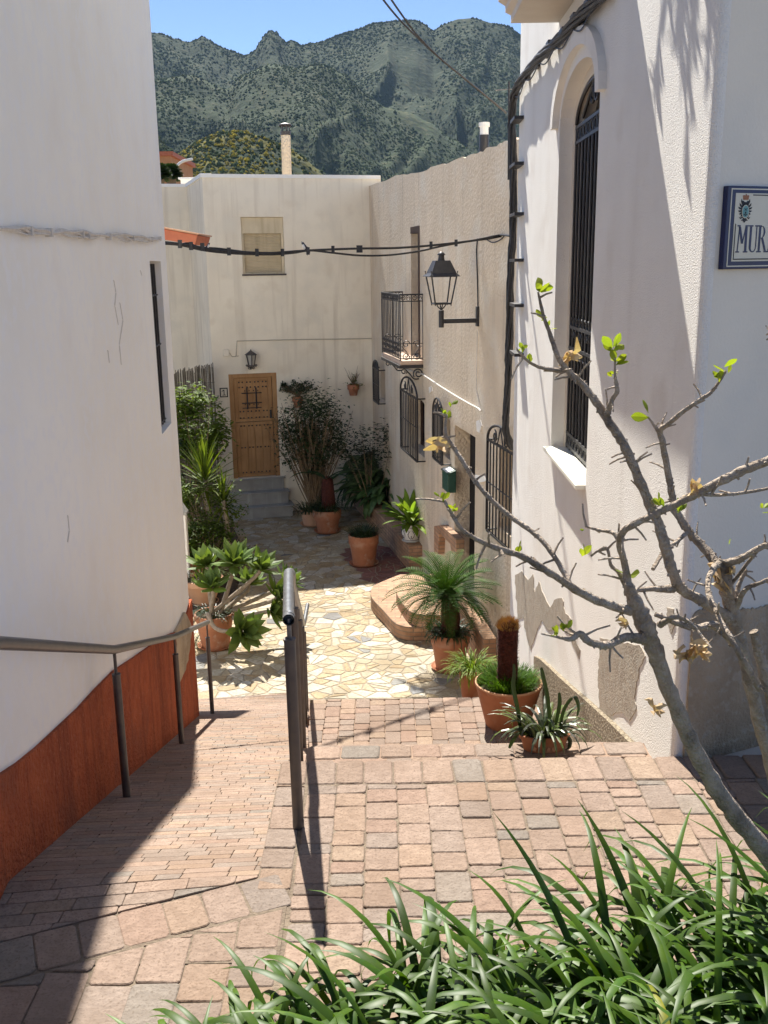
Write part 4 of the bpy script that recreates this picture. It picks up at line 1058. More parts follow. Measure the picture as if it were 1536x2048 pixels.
# ---- bundle of black cables down the corner of the stucco house
def cable_bundle():
    root = thing('cable_bundle', 'thick bundle of black cables clipped down the edge of the stucco house', 'cable', RW.pt(RS1 - .1, -1))
    path = [(1215, -22), (1190, 2), (1160, 32), (1140, 55), (1115, 82), (1095, 100), (1072, 122), (1052, 148), (1038, 168), (1028, 192), (1024, 230)]
    off = .055; a = [RW.pt(*RW.px(x, y, off), off) for x, y in path]
    d0 = a[-1]; down = [(1024, 260), (1026, 320), (1026, 390), (1026, 460), (1022, 530), (1020, 600), (1020, 660), (1017, 720), (1015, 780), (1011, 835), (1012, 865), (1022, 890), (1030, 897)]
    Yd = d0.y
    b = [atY(x, y, Yd + .02) for x, y in down]
    base = smooth_line(a + b, 4); q = random.Random(2)
    for k in range(6):
        ph = k * math.pi / 3; pts = []
        for i, p in enumerate(base):
            t = (base[min(i + 1, len(base) - 1)] - base[max(i - 1, 0)]).normalized(); s_ = t.cross(RW.n); s_ = s_.normalized() if s_.length > .01 else RW.u
            an = ph + i * .16
            pts.append(p + s_ * .024 * math.cos(an) + t.cross(s_).normalized() * .024 * math.sin(an) + Vector([q.uniform(-.005, .005) for _ in range(3)]))
        m = MB(); m.tube(pts, .0135 if k else .016, 6); m.build('strand', MT['cable'], root, smooth=True)
    for x, y in ((1192, 3), (1163, 32), (1140, 60), (1112, 85), (1092, 108), (1074, 130), (1055, 152)):
        s, z = RW.px(x - 4, y + 3, .03); m = MB(); m.wbox(RW, s - .09, s + .03, z - .016, z + .012, -.01, .085); m.build('clip', MT['iron'], root)
    for y in (237, 328, 428, 520, 610, 708):
        s, z = RW.px(1034, y, .05); m = MB(); m.wbox(RW, s - .10, min(s + .30, RS1), z - .016, z + .012, -.005, .085); m.build('clip', MT['iron'], root)
    lo = MB()
    q2 = random.Random(5)
    for i in range(5):
        k = 4 + i * 6; p = base[k] - RW.n * .0; p2 = base[k + 8]
        mid = (p + p2) / 2 + Vector((0, 0, -.08)); lo.tube(smooth_line([p, mid, p2], 6), .005, 5)
    lo.tube([atY(x, y, Yd - .02) for x, y in ((1033, 360), (1036, 520), (1038, 640), (1033, 780), (1029, 880))], .004, 5)
    lo.build('loose_strand', MT['cable'], root, smooth=True)
cable_bundle()

# ---- cables across the alley, overhead cable, bird
def span(pts_px, Ya, Yb):
    n = len(pts_px); x0, x1 = pts_px[0][0], pts_px[-1][0]
    return smooth_line([atY(x, y, lerp(Ya, Yb, (x - x0) / (x1 - x0))) for x, y in pts_px], 5)
YC0, YC1 = 9.0, 11.4
def alley_cable():
    A = atY(322, 486, YC0)
    root = thing('alley_cable', 'twin black cables sagging across the alley with a bird perched on them', 'cable', A)
    m1 = [(318, 484), (350, 487), (385, 492), (430, 500), (480, 504), (540, 506), (600, 502), (660, 499), (720, 497), (790, 496), (860, 491), (940, 482), (985, 473), (1012, 468)]
    m2 = [(318, 487), (360, 490), (410, 501), (470, 507), (540, 509), (585, 506), (620, 501), (660, 505), (720, 511), (780, 510), (840, 502), (880, 493), (930, 484), (980, 477), (1014, 470)]
    m3 = [(318, 482), (355, 489), (375, 486), (400, 494), (440, 497), (500, 505)]
    for m, r in ((m1, .013), (m2, .011), (m3, .008)):
        b = MB(); b.tube(span(m, YC0, YC1 if m is not m3 else 9.65), r, 6); b.build('strand', MT['cable'], root, smooth=True)
    for x, y in ((360, 488), (382, 492), (405, 494), (458, 503), (514, 505), (565, 505), (616, 502), (666, 499), (716, 498), (722, 498), (862, 490), (912, 486)):
        Y = lerp(YC0, YC1, (x - 318) / 694); P = atY(x, y, Y); b = MB(); b.box(P, (.016, 0, 0), (0, .022, 0), (0, 0, .036)); b.build('clip', MT['iron'], root)
    b = MB(); b.tube([atY(318, 478, YC0), atY(322, 500, YC0)], .02, 6); b.build('wall_anchor', MT['cable_w'], root)
alley_cable()
def overhead_cable():
    P0, P1 = atY(1010, 226, 10.9), atY(765, -3, 7.5)
    root = thing('overhead_cable', 'thin dark cable crossing the sky down to the aerial on the beige house', 'cable', P0)
    for k, pts in enumerate(([(1012, 226), (930, 158), (880, 117), (835, 75), (800, 40), (765, -3), (735, -50)], [(1012, 224), (930, 157), (880, 116), (838, 74), (815, 45), (782, -2), (758, -40)])):
        b = MB(); b.tube(span(pts[::-1], 7.0, 10.9), .0075, 5); b.build('strand', MT['cable'], root, smooth=True)
overhead_cable()
def aerial():
    P = atY(1018, 290, 11.0); T = atY(1018, 163, 11.0)
    root = thing('aerial', 'thin aerial mast with one crossbar above the beige house roof', 'aerial', P)
    m = MB(); m.tube([P - Vector((0, 0, .35)), T], .011, 6); m.build('mast', MT['iron'], root)
    m = MB(); a = atY(990, 180, 10.9); b = atY(1030, 178, 11.05); m.tube([a, b], .006, 5); m.build('crossbar', MT['steel_l'], root)
aerial()
def bird(px, py, Y, label, size=.058, flip=1):
    P = atY(px, py, Y); root = thing('bird', label, 'bird', P)
    u = Vector((flip, 0, 0)); up = Vector((0, 0, 1)); s = size
    m = MB(); prof = [(-.62, .02), (-.5, .14), (-.25, .27), (.05, .33), (.3, .30), (.46, .21), (.56, .22), (.68, .24), (.80, .19), (.88, .09), (.96, .03), (1.06, .004)]
    ax = (u * -.35 + up * .94).normalized(); pts = []; rs = []
    for t, r in prof:
        bend = Vector((0, 0, 0)) if t < .5 else u * -.22 * (t - .5) / .5
        pts.append(P + up * s * .62 + (ax * t + bend) * s); rs.append(r * s)
    m.tube(pts, rs, 12); B = m.build('body', MT['bird_b'], root, smooth=True)
    m = MB(); c = P + up * s * .62 + ax * s * .0; m.lathe(c + u * -s * .1 + Vector((0, -s * .12, 0)) - ax * s * .42, [(.005 * s, 0), (.20 * s, .15 * s), (.26 * s, .4 * s), (.22 * s, .7 * s), (.10 * s, .95 * s), (.002, 1.0 * s)], 12, ax); m.build('belly', MT['bird_w'], root, smooth=True)
    for sg in (-1, 1):
        m = MB(); b0 = P + up * s * .85 + Vector((0, sg * s * .3, 0)) + u * s * .05
        m.ribbon([b0, b0 + (u * .3 - up * .35) * s, b0 + (u * .62 - up * .85) * s, b0 + (u * .8 - up * 1.25) * s], [.06 * s, .22 * s, .16 * s, .01 * s], u.cross(Vector((0, 1, 0))) + u, fold=.2); m.build('wing', MT['bird_b'], root)
    m = MB(); t0 = P + up * s * .2 + u * .15 * s
    for sg in (-1, 1): m.ribbon([t0, t0 + (u * .15 - up * .5) * s, t0 + (u * .22 - up * 1.0) * s], [.08 * s, .09 * s, .02 * s], Vector((0, 1, 0)) * .3 + u)
    m.build('tail', MT['bird_b'], root)
bird(610, 502, lerp(YC0, YC1, (610 - 318) / 694), 'black and white bird perched at the middle of the alley cable')
bird(416, 498, lerp(YC0, YC1, (416 - 318) / 694), 'small dark bird perched near the left end of the alley cable', .036, -1)

# ---- street lamp on its bracket
def street_lamp():
    A = BW.px(957, 641); arm_l = .62
    # length of the arm so that the stub lands at column 883
    best = None
    for k in range(20, 140):
        P = BW.pt(A[0], A[1], k * .01); x = 768 + F_PX * (P - CAM).dot(_R) / (P - CAM).dot(_F)
        if best is None or abs(x - 883) < best[0]: best = (abs(x - 883), k * .01)
    arm_l = best[1]; s, z = A; C = BW.pt(s, z, arm_l); k = mpp(C)
    root = thing('street_lamp', 'black iron lantern street lamp on a wall bracket beside the balcony', 'lamp', BW.pt(s, z))
    m = MB(); m.wbox(BW, s - .035, s + .035, z - .07, z + .17, -.01, .03); m.wbox(BW, s - .022, s + .022, z - .025, z + .03, .03, arm_l - .03)
    m.tube([C - Vector((0, 0, 12 * k)), C + Vector((0, 0, 22 * k))], 5.3 * k, 12); m.build('bracket', MT['iron'], root, bevel=.004)
    e1 = BW.n; e2 = BW.u; up = Vector((0, 0, 1))
    def sq(h, z_): return [C + up * z_ + (e1 * a + e2 * b) * h for a, b in ((1, 1), (1, -1), (-1, -1), (-1, 1))]
    zb, zt, zr, zc = 35 * k, 88 * k, 118 * k, 130 * k
    hb, ht, he, hr = 16.0 * k, 25.0 * k, 31 * k, 14.5 * k
    fr = MB(); B_, T_ = sq(hb, zb), sq(ht, zt)
    for i in range(4):
        fr.tube([B_[i], T_[i]], 1.5 * k, 4); fr.tube([B_[i], B_[(i + 1) % 4]], 1.7 * k, 4); fr.tube([T_[i], T_[(i + 1) % 4]], 1.5 * k, 4)
        fr.tube([B_[i] - up * .5 * k, B_[i] - up * 4 * k], 1.1 * k, 5)
        mid = (B_[i] + B_[(i + 1) % 4]) / 2; ctr = C + up * 22 * k
        fr.tube(smooth_line([mid * .55 + (C + up * zb) * .45, mid * .5 + (C + up * (zb - 9 * k)) * .5, ctr], 4), 1.2 * k, 5)
    F = fr.build('lantern_frame', MT['iron'], root)
    for i in range(4):
        g = MB(); a, b, c, d = B_[i], B_[(i + 1) % 4], T_[(i + 1) % 4], T_[i]; ins = .10
        cc = (a + b + c + d) / 4; g.poly([p + (cc - p) * ins for p in (a, b, c, d)])
    rf = MB(); E_, E2, R_, = sq(he, zt), sq(he * .80, zt + 6 * k), sq(hr, zr)
    for lo_, hi_ in ((E_, E2), (E2, R_)):
        for i in range(4): j = (i + 1) % 4; rf.add([lo_[i], lo_[j], hi_[j], hi_[i]], [(0, 1, 2, 3)])
    rf.poly(R_); rf.poly([p - up * .004 for p in E_][::-1])
    for i in range(4): j = (i + 1) % 4; rf.add([E_[i], E_[j], E_[j] - up * .004, E_[i] - up * .004], [(0, 1, 2, 3)])
    for p in E2: rf.lathe(p + (p - C - up * p.dot(up) + up * C.dot(up)) * .06, [(.8 * k, -1 * k), (1.0 * k, 3 * k), (.01, 4 * k)], 8)
    RF_ = rf.build('lantern_roof', MT['iron'], root)
    cap = MB(); cap.lathe(C + up * zr, [(7 * k, 0), (6.2 * k, 4 * k), (5.6 * k, 10 * k), (8 * k, 10.5 * k), (7.6 * k, 12 * k), (5.8 * k, 14 * k), (3.5 * k, 16 * k), (.01, 17 * k)], 18); cap.build('finial', MT['iron'], RF_, smooth=True)
    cb = MB(); cb.tube([BW.pt(*BW.px(x, y, .015), .015) for x, y in ((956, 616), (955, 560), (953, 500), (955, 477))], .009, 5); cb.build('supply_cable', MT['cable'], root)
    cl = MB(); cl.tube(smooth_line([BW.pt(*BW.px(x, y, .02), .02) for x, y in ((955, 479), (975, 476), (1000, 470), (1020, 472))], 4), .01, 5)
    cl.tube(smooth_line([BW.pt(*BW.px(x, y, .02), .02) for x, y in ((972, 478), (985, 485), (1000, 480), (1010, 470))], 4), .007, 5); cl.build('supply_cable', MT['cable'], root)
street_lamp()

# ---- wall lantern above the door, number tile, letter box, reed screen, eave
def wall_lantern():
    s, z = FW.px(502, 718, .12); C = FW.pt(s, z, .14); k = mpp(C); up = Vector((0, 0, 1))
    root = thing('wall_lantern', 'small brown iron lantern fixed above the pine door', 'lantern', FW.pt(s, z))
    def hexa(r, z_): return [C + up * z_ + (FW.u * math.cos(a) + FW.n * math.sin(a)) * r for a in [R(30 + 60 * i) for i in range(6)]]
    b, t = hexa(6.0 * k, -13 * k), hexa(10.5 * k, 9 * k)
    m = MB()
    for i in range(6): j = (i + 1) % 6; m.tube([b[i], t[i]], 1.0 * k, 4); m.tube([t[i], t[j]], 1.0 * k, 4); m.tube([b[i], b[j]], 1.2 * k, 4)
    e = hexa(14 * k, 8.5 * k); r = hexa(1.5 * k, 17 * k)
    for i in range(6): j = (i + 1) % 6; m.add([e[i], e[j], r[j], r[i]], [(0, 1, 2, 3)])
    m.poly(e[::-1]); m.lathe(C + up * 16 * k, [(1.6 * k, 0), (1.2 * k, 2 * k), (.01, 3 * k)], 8)
    m.wbox(FW, s - 9.5 * k, s + 9.5 * k, z - 14.5 * k, z - 12.5 * k, .05, .22)
    for sg in (-1, 1):
        m.spiral(FW.pt(s + sg * 9 * k, z - 13 * k, .16), FW.u * sg, (0, 0, 1), 2.6 * k, .8 * k, 0, 1.3, .6 * k, 14)
        m.spiral(FW.pt(s + sg * 3.6 * k, z - 18 * k, .10), FW.u * sg, (0, 0, 1), 3.4 * k, 1 * k, math.pi, -1.4, .8 * k, 16)
    m.wbox(FW, s - 1.5 * k, s + 1.5 * k, z - 22 * k, z - 8 * k, 0, .03); m.tube([FW.pt(s, z - 13 * k, .0), FW.pt(s, z - 13 * k, .12)], 1.2 * k, 6)
    m.build('lantern_frame', MT['iron_b'], root)
    g = MB(); b, t = hexa(5.4 * k, -12.5 * k), hexa(9.6 * k, 8.4 * k)
    for i in range(6): j = (i + 1) % 6; g.add([b[i], b[j], t[j], t[i]], [(0, 1, 2, 3)])
    g.build('glazing', MT['pane'], root)
wall_lantern()
def number_tile():
    a = rect_px(FW, 439, 776, 456, 794); root = thing('number_tile', 'white number tile with a black rim left of the pine door', 'house number', FW.pt(a[0], a[2]))
    m = MB(); m.wbox(FW, *a, 0, .012); m.build('rim', MT['ink'], root)
    d = .02; m = MB(); m.wbox(FW, a[0] + d, a[1] - d, a[2] + d, a[3] - d, .012, .016); m.build('face', MT['tile_w'], root)
    cx, cz = (a[0] + a[1]) / 2, (a[2] + a[3]) / 2; h = (a[3] - a[2]) * .30
    m = MB(); m.wbox(FW, cx - .004, cx + .012, cz - h, cz + h, .016, .018); m.prism([FW.pt(cx - .004, cz + h, .016), FW.pt(cx - .004, cz + h * .65, .016), FW.pt(cx - .04, cz + h * .3, .016), FW.pt(cx - .04, cz + h * .5, .016)], FW.n * .002)
    m.wbox(FW, cx - .03, cx - .0041, cz - h, cz - h + .012, .016, .018); m.wbox(FW, cx + .0121, cx + .038, cz - h, cz - h + .012, .016, .018); m.build('numeral', MT['ink'], root)
number_tile()
def letter_box():
    s0, z0 = BW.px(884, 976, .12); s1, _ = BW.px(907, 976, .12); z1 = BW.px(884, 938, .12)[1]
    s1 = s0 + max(.2, min(.34, s1 - s0)); root = thing('letter_box', 'dark green letter box on the beige wall left of the entrance', 'letter box', BW.pt(s0, z0))
    m = MB(); m.prism([BW.pt(s0, z0, .0), BW.pt(s0, z0, .12), BW.pt(s0, z1, .12), BW.pt(s0, z1 + .03, 0)], BW.u * (s1 - s0)); m.build('box', MT['green_m'], root, bevel=.008)
    m = MB(); m.prism([BW.pt(s0 - .012, z1 - .01, .002), BW.pt(s0 - .012, z1 - .012, .135), BW.pt(s0 - .012, z1 + .004, .135), BW.pt(s0 - .012, z1 + .045, .002)], BW.u * (s1 - s0 + .024)); Lb = m.build('lid', MT['green_m'], root, bevel=.004)
    for a, b in ((.10, .46), (.54, .92)):
        m = MB(); u0, u1 = lerp(s0, s1, a), lerp(s0, s1, b)
        m.prism([BW.pt(u0, z1 + .0095, .125), BW.pt(u1, z1 + .0095, .125), BW.pt(u1, z1 + .042, .025), BW.pt(u0, z1 + .042, .025)], Vector((0, 0, .003))); m.build('leaflet', MT['paper'], Lb)
letter_box()
def reed_screen():
    q = random.Random(6); Y = 18.5; a, b = atY(338, 745, Y), atY(428, 728, Y + .35); z0 = PLAZA + .9
    root = thing('reed_screen', 'grey reed screen standing behind the tall leafy shrub', 'screen', Vector((a.x, a.y, PLAZA)))
    m = MB(); n = 78
    for i in range(n):
        t = i / n; P = a.lerp(b, t); zt = lerp(a.z, b.z, t) + q.uniform(-.05, .04) - (.04 if q.random() < .1 else 0); r = q.uniform(.006, .0095); k = q.uniform(.55, 1.25)
        m.tube([Vector((P.x + q.uniform(-.004, .004), P.y, PLAZA)), Vector((P.x + q.uniform(-.012, .012), P.y + q.uniform(-.01, .01), zt))], r, 5, tone=(k, k, k))
    m.build('reeds', MT['reed'], root)
    m = MB()
    for z in (a.z - .25, a.z - .9): m.tube([Vector((a.x, a.y - .012, z)), Vector((b.x, b.y - .012, z + .02))], .004, 5)
    m.build('binding_wire', MT['iron_b'], root)
reed_screen()
def tile_eave():
    Y = 12.0; a, b, c, d = atY(318, 456, Y), atY(395, 470, Y), atY(390, 490, Y), atY(318, 479, Y)
    e = Vector((-.5, 0, 0.1)); root = thing('tiled_eave', 'red-brown tiled eave end poking out past the left white house', 'eave', d + e)
    m = MB(); m.prism([a + e, b, c, d + e], Vector((0, .9, 0))); m.build('fascia', MT['tile'], root, bevel=.008)
    m = MB(); m.prism([a + e + Vector((0, -.03, .0)), b + Vector((.015, -.03, 0)), b + Vector((.015, -.03, .018)), a + e + Vector((0, -.03, .018))], Vector((0, .96, 0))); m.build('tile_edge', MT['terra_l'], root)
tile_eave()

# ================================================================== RAILINGS
def on_ramp(x, y):
    """where the pixel's ray meets the ramp"""
    d = ray(x, y); lo_, hi_ = .2, 3.
    t0 = 0.0005
    for i in range(4000):
        P = CAM + d * t0
        if P.z <= ramp_z(P.y): return P
        t0 += 2e-6
    return P
def left_railing():
    root = thing('handrail', 'long steel handrail running along the white house down the left side of the ramp', 'railing', on_ramp(250, 1562))
    OFF = .13; feet = []; tops = []
    for (x, y), (xr, yr) in zip(((251, 1563), (362, 1466), (424, 1416)), ((240, 1274), (354, 1256), (412, 1251))):
        a, _ = LW.px(x, y, OFF); f = LW.pt(a, 0, OFF); f.z = ramp_z(f.y); t = LW.pt(a, LW.px(xr, yr, OFF)[1], OFF); feet.append(f); tops.append(t)
    far = tops[2] + (tops[2] - tops[1]).normalized() * .10; back = LW.pt(*LW.px(-90, 1296, OFF), OFF); first = LW.pt(*LW.px(0, 1286, OFF), OFF)
    m = MB(); m.tube([back, first, tops[0], tops[1], tops[2], far], .0225, 12); m.build('rail', MT['steel'], root, smooth=True)
    for f, t in zip(feet, tops):
        m = MB(); sh = f.lerp(t, .83); m.tube([f - Vector((0, 0, .03)), sh], .021, 12); m.tube([sh, sh + (t - f) * .012], .0225, 12); m.build('post', MT['steel'], root, smooth=True)
        m = MB(); m.tube([sh, t], .0085, 8); m.build('pin', MT['steel'], root, smooth=True)
left_railing()
def centre_railing():
    f0 = atZ(597, 1652, 0); n0 = atY(577, 1240, f0.y - .02); t0 = atY(577, 1236, f0.y)
    root = thing('handrail', 'steel handrail with an open pipe end between the ramp and the steps', 'railing', f0)
    flat_end = atY(577, 1146, f0.y + .72)
    lowY = 9.4; low = Vector((XR - .0 + shx(lowY) * 1.08, lowY, ramp_z(lowY) + .93))
    rail = [n0, flat_end]; m = MB(); pts = [n0] + [n0.lerp(flat_end, k) for k in (.35, .7)] + [flat_end]
    bend = smooth_line([flat_end, flat_end + Vector((.0, .10, -.035)), lerp(flat_end, low, .10)], 3)
    end = low + Vector((.0, .55, .02))
    m.tube(pts + bend[1:] + [low] + [low + Vector((0, .12, -.0))] + [end], .0215, 14, caps=False)
    m.tube([n0 + Vector((0, .03, 0)), n0 + Vector((0, .05, 0))], .0205, 12); m.build('rail', MT['steel_l'], root, smooth=True)
    inside = MB(); dd = (flat_end - n0).normalized(); inside.lathe(n0 + dd * .004, [(.0178, 0), (.0178, .04), (.001, .041)], 14, dd); inside.build('pipe_bore', MT['dark'], root)
    ys = [f0.y, 4.9, 6.4, 7.9, 9.3]
    for i, Y in enumerate(ys):
        zf = 0 if i == 0 else ramp_z(Y); zt = n0.z if i == 0 else lerp(flat_end.z, low.z, (Y - flat_end.y) / (lowY - flat_end.y))
        xt = t0.x if i == 0 else lerp(flat_end.x, low.x, (Y - flat_end.y) / (lowY - flat_end.y)); x = f0.x if i == 0 else xt
        foot, top = Vector((x, Y, zf - .02)), Vector((xt, Y, zt)); sh = foot.lerp(top, .90)
        m = MB(); m.tube([foot, sh], .0215, 12); m.tube([sh, sh + Vector((0, 0, .008))], .0235, 12); m.tube([foot + Vector((0, 0, .02)), foot + Vector((0, 0, .05))], .0225, 12); m.build('post', MT['steel'], root, smooth=True)
        m = MB(); m.tube([sh, top], .0085, 8); m.build('pin', MT['steel_l'], root, smooth=True)
centre_railing()

# ================================================================== BRICKWORK BY THE BEIGE HOUSE
def brick_mat():
    m = bpy.data.materials.new('thin_brick'); m.use_nodes = True; nt = m.node_tree; N = nt.nodes; L = nt.links; b = N['Principled BSDF']; b.inputs['Roughness'].default_value = .85
    tc = N.new('ShaderNodeTexCoord'); ge = N.new('ShaderNodeNewGeometry')
    sx = N.new('ShaderNodeSeparateXYZ'); L.new(tc.outputs['Object'], sx.inputs[0])
    sn = N.new('ShaderNodeSeparateXYZ'); L.new(ge.outputs['Normal'], sn.inputs[0])
    ab = N.new('ShaderNodeMath'); ab.operation = 'ABSOLUTE'; L.new(sn.outputs[2], ab.inputs[0])
    gt = N.new('ShaderNodeMath'); gt.operation = 'GREATER_THAN'; L.new(ab.outputs[0], gt.inputs[0]); gt.inputs[1].default_value = .6
    ad = N.new('ShaderNodeMath'); L.new(sx.outputs[0], ad.inputs[0]); L.new(sx.outputs[1], ad.inputs[1])
    side = N.new('ShaderNodeCombineXYZ'); L.new(ad.outputs[0], side.inputs[0]); L.new(sx.outputs[2], side.inputs[1])
    top = N.new('ShaderNodeCombineXYZ'); L.new(sx.outputs[0], top.inputs[0]); L.new(sx.outputs[1], top.inputs[1])
    mx = N.new('ShaderNodeMix'); mx.data_type = 'VECTOR'; L.new(gt.outputs[0], mx.inputs[0]); L.new(side.outputs[0], mx.inputs[4]); L.new(top.outputs[0], mx.inputs[5])
    br = N.new('ShaderNodeTexBrick'); br.inputs['Scale'].default_value = 1; br.inputs['Brick Width'].default_value = .23; br.inputs['Row Height'].default_value = .062; br.inputs['Mortar Size'].default_value = .008
    br.inputs['Color1'].default_value = (.46, .28, .17, 1); br.inputs['Color2'].default_value = (.33, .18, .10, 1); br.inputs['Mortar'].default_value = (.24, .17, .115, 1)
    L.new(mx.outputs[1], br.inputs['Vector'])
    ns = N.new('ShaderNodeTexNoise'); ns.inputs['Scale'].default_value = 9; ns.inputs['Detail'].default_value = 5; L.new(tc.outputs['Object'], ns.inputs['Vector'])
    mr = N.new('ShaderNodeMapRange'); mr.inputs[1].default_value = .3; mr.inputs[2].default_value = .7; mr.inputs[3].default_value = .75; mr.inputs[4].default_value = 1.15; L.new(ns.outputs[0], mr.inputs[0])
    mm = N.new('ShaderNodeMix'); mm.data_type = 'RGBA'; mm.blend_type = 'MULTIPLY'; mm.inputs[0].default_value = 1; L.new(br.outputs['Color'], mm.inputs[6]); L.new(mr.outputs[0], mm.inputs[7]); L.new(mm.outputs[2], b.inputs['Base Color'])
    bp = N.new('ShaderNodeBump'); bp.inputs['Strength'].default_value = .6; bp.inputs['Distance'].default_value = .006; bp.invert = True; L.new(br.outputs['Fac'], bp.inputs['Height']); L.new(bp.outputs[0], b.inputs['Normal'])
    return m
MT['brickwork'] = brick_mat()
def planter_wall():
    A, B = atZ(708, 1012, PLAZA), atZ(818, 1142, PLAZA); d = (B - A).normalized(); A = A - d * 1.2
    root = thing('brick_planter', 'low brick planter wall running along the foot of the beige house', 'planter', A)
    nrm = Vector((-d.y, d.x, 0)); nrm = nrm if nrm.x > 0 else -nrm; h = .42; wd = .62
    m = MB(); m.prism([A, B, B + nrm * .95, A + nrm * wd], (0, 0, h)); m.build('brick_wall', MT['brickwork'], root, bevel=.012)
    m = MB(); m.prism([A + nrm * .2 + Vector((0, 0, h)), lerp(A, B, .72) + nrm * .2 + Vector((0, 0, h)), lerp(A, B, .72) + nrm * .7 + Vector((0, 0, h)), A + nrm * .6 + Vector((0, 0, h))], (0, 0, .03)); m.build('soil', MT['soil'], root)
    # inner kerb against the house
    m = MB(); a, b = lerp(A, B, .62) + nrm * .50, B + nrm * .62
    m.prism([a + Vector((0, 0, h)), b + Vector((0, 0, h)), b + nrm * .12 + Vector((0, 0, h)), a + nrm * .12 + Vector((0, 0, h))], (0, 0, .09)); m.build('kerb', MT['brickwork'], root, bevel=.01)
    m = MB(); hp = [(868, 1052), (882, 1050), (912, 1078), (912, 1108), (903, 1108), (900, 1088), (878, 1066), (876, 1108), (868, 1108)]
    plate(m, BW, hp, -.02, .10); m.build('brick_hatch', MT['brickwork'], root, bevel=.006)
    return A, B, nrm, h, root
PA, PB, PN, PH, _ = planter_wall()
def brick_steps():
    root = thing('brick_steps', 'curved two-tier brick doorstep in front of the beige house entrance', 'steps', atZ(790, 1240, PLAZA))
    def tier(pxs, z0, z1, nm):
        P = [atZ(x, y, z1) for x, y in pxs]; P = [Vector((p.x, p.y, z0)) for p in P]
        wallx = lambda Y: (BW.p0.x + (20.1 - Y) * .178)
        P2 = smooth_line(P, 4) + [Vector((wallx(P[-1].y) + .05, P[-1].y, z0)), Vector((wallx(P[0].y) + .05, P[0].y, z0))]
        m = MB(); m.prism(P2, (0, 0, z1 - z0)); return m.build(nm, MT['brickwork'], root, bevel=.015)
    tier([(800, 1148), (752, 1168), (742, 1180), (744, 1196), (768, 1222), (785, 1241), (800, 1250), (830, 1254), (900, 1250)], PLAZA - .01, PLAZA + .20, 'lower_step')
    tier([(850, 1150), (806, 1163), (793, 1175), (795, 1190), (812, 1215), (830, 1226), (870, 1230), (930, 1226)], PLAZA + .19, PLAZA + .38, 'upper_step')
    a, b = atZ(952, 1215, PLAZA + .5), Vector((1.3, 11.15, 0)); a = Vector((.92, 12.75, PLAZA)); b = Vector((1.18, 11.1, PLAZA))
    m = MB(); n = Vector((.16, .02, 0)); m.add([a, b, b + n, a + n, a + Vector((0, 0, .62)), b + Vector((0, 0, .50)), b + n + Vector((0, 0, .50)), a + n + Vector((0, 0, .62))], [(0, 1, 5, 4), (1, 2, 6, 5), (2, 3, 7, 6), (3, 0, 4, 7), (4, 5, 6, 7)]); m.build('side_wall', MT['brickwork'], root, bevel=.012)
brick_steps()

# ================================================================== PLANTS
def tone_v(q, a=.7, b=1.3, warm=.0):
    k = q.uniform(a, b); return (k * (1 + q.uniform(-.06, .10) + warm), k, k * q.uniform(.8, 1.1))
def pot(root, base, rt, rb, h, m='terra', rim=.12, saucer=True, soil=True, out=1.07, n=32):
    b = MB(); hr = h * rim
    prof = [(rb * .9, 0.012), (rb, .012), (lerp(rb, rt, .5) * 1.02, h * .5), (rt * .985, h - hr), (rt * out * .995, h - hr + .004), (rt * out, h - hr * .5), (rt * out, h - .012), (rt * out - .008, h), (rt - .012, h), (rt - .02, h - .05), (rt * .9, h - .06)]
    b.lathe(base, prof, n); P = b.build('pot', MT[m], root, smooth=True)
    if soil:
        s_ = MB(); s_.lathe(base, [(rt * .93, h - .05), (rt * .5, h - .04), (.001, h - .035)], 20); s_.build('soil', MT['soil'], root, smooth=True)
    if saucer:
        s_ = MB(); s_.lathe(base, [(.001, .004), (rb * 1.2, .004), (rb * 1.36, .035), (rb * 1.31, .037), (rb * 1.15, .013), (.001, .013)], 28); s_.build('saucer', MT[m], root, smooth=True)
    return P
def blade(mb, P, az, tilt, length, width, droop, q, seg=5, fold=0, tone=None, tip=.6, prof=None):
    """strap leaf: tilt = angle from vertical at the base, droop = extra bend along the leaf"""
    pts = [Vector(P)]; ws = []; a = tilt; step = length / seg; h = Vector((math.cos(az), math.sin(az), 0)); tw = q.uniform(-.1, .1)
    for i in range(seg):
        pts.append(pts[-1] + (h * math.sin(a) + Vector((0, 0, 1)) * math.cos(a)) * step); a += droop / seg * (1 + i * .25)
    for i in range(seg + 1):
        t = i / seg
        ws.append(width * .5 * (prof(t) if prof else (min(1, .55 + t * 2) * (1 - max(0, (t - tip) / (1.0001 - tip)) ** 1.6) + .02)))
    mb.ribbon(pts, ws, Vector((-h.y, h.x, tw)), fold, tone)
def tuft(mb, C, r, n, length, width, q, droop=1.4, tilt=(.05, .9), seg=4, tones=(.7, 1.3)):
    for i in range(n):
        a = q.random() * 2 * math.pi; rr = r * math.sqrt(q.random())
        blade(mb, Vector(C) + Vector((rr * math.cos(a), rr * math.sin(a), 0)), a + q.uniform(-.6, .6), q.uniform(*tilt) * (.35 + .65 * rr / max(r, 1e-6)), length * q.uniform(.6, 1.15), width, droop * q.uniform(.5, 1.3), q, seg, 0, tone_v(q, *tones))
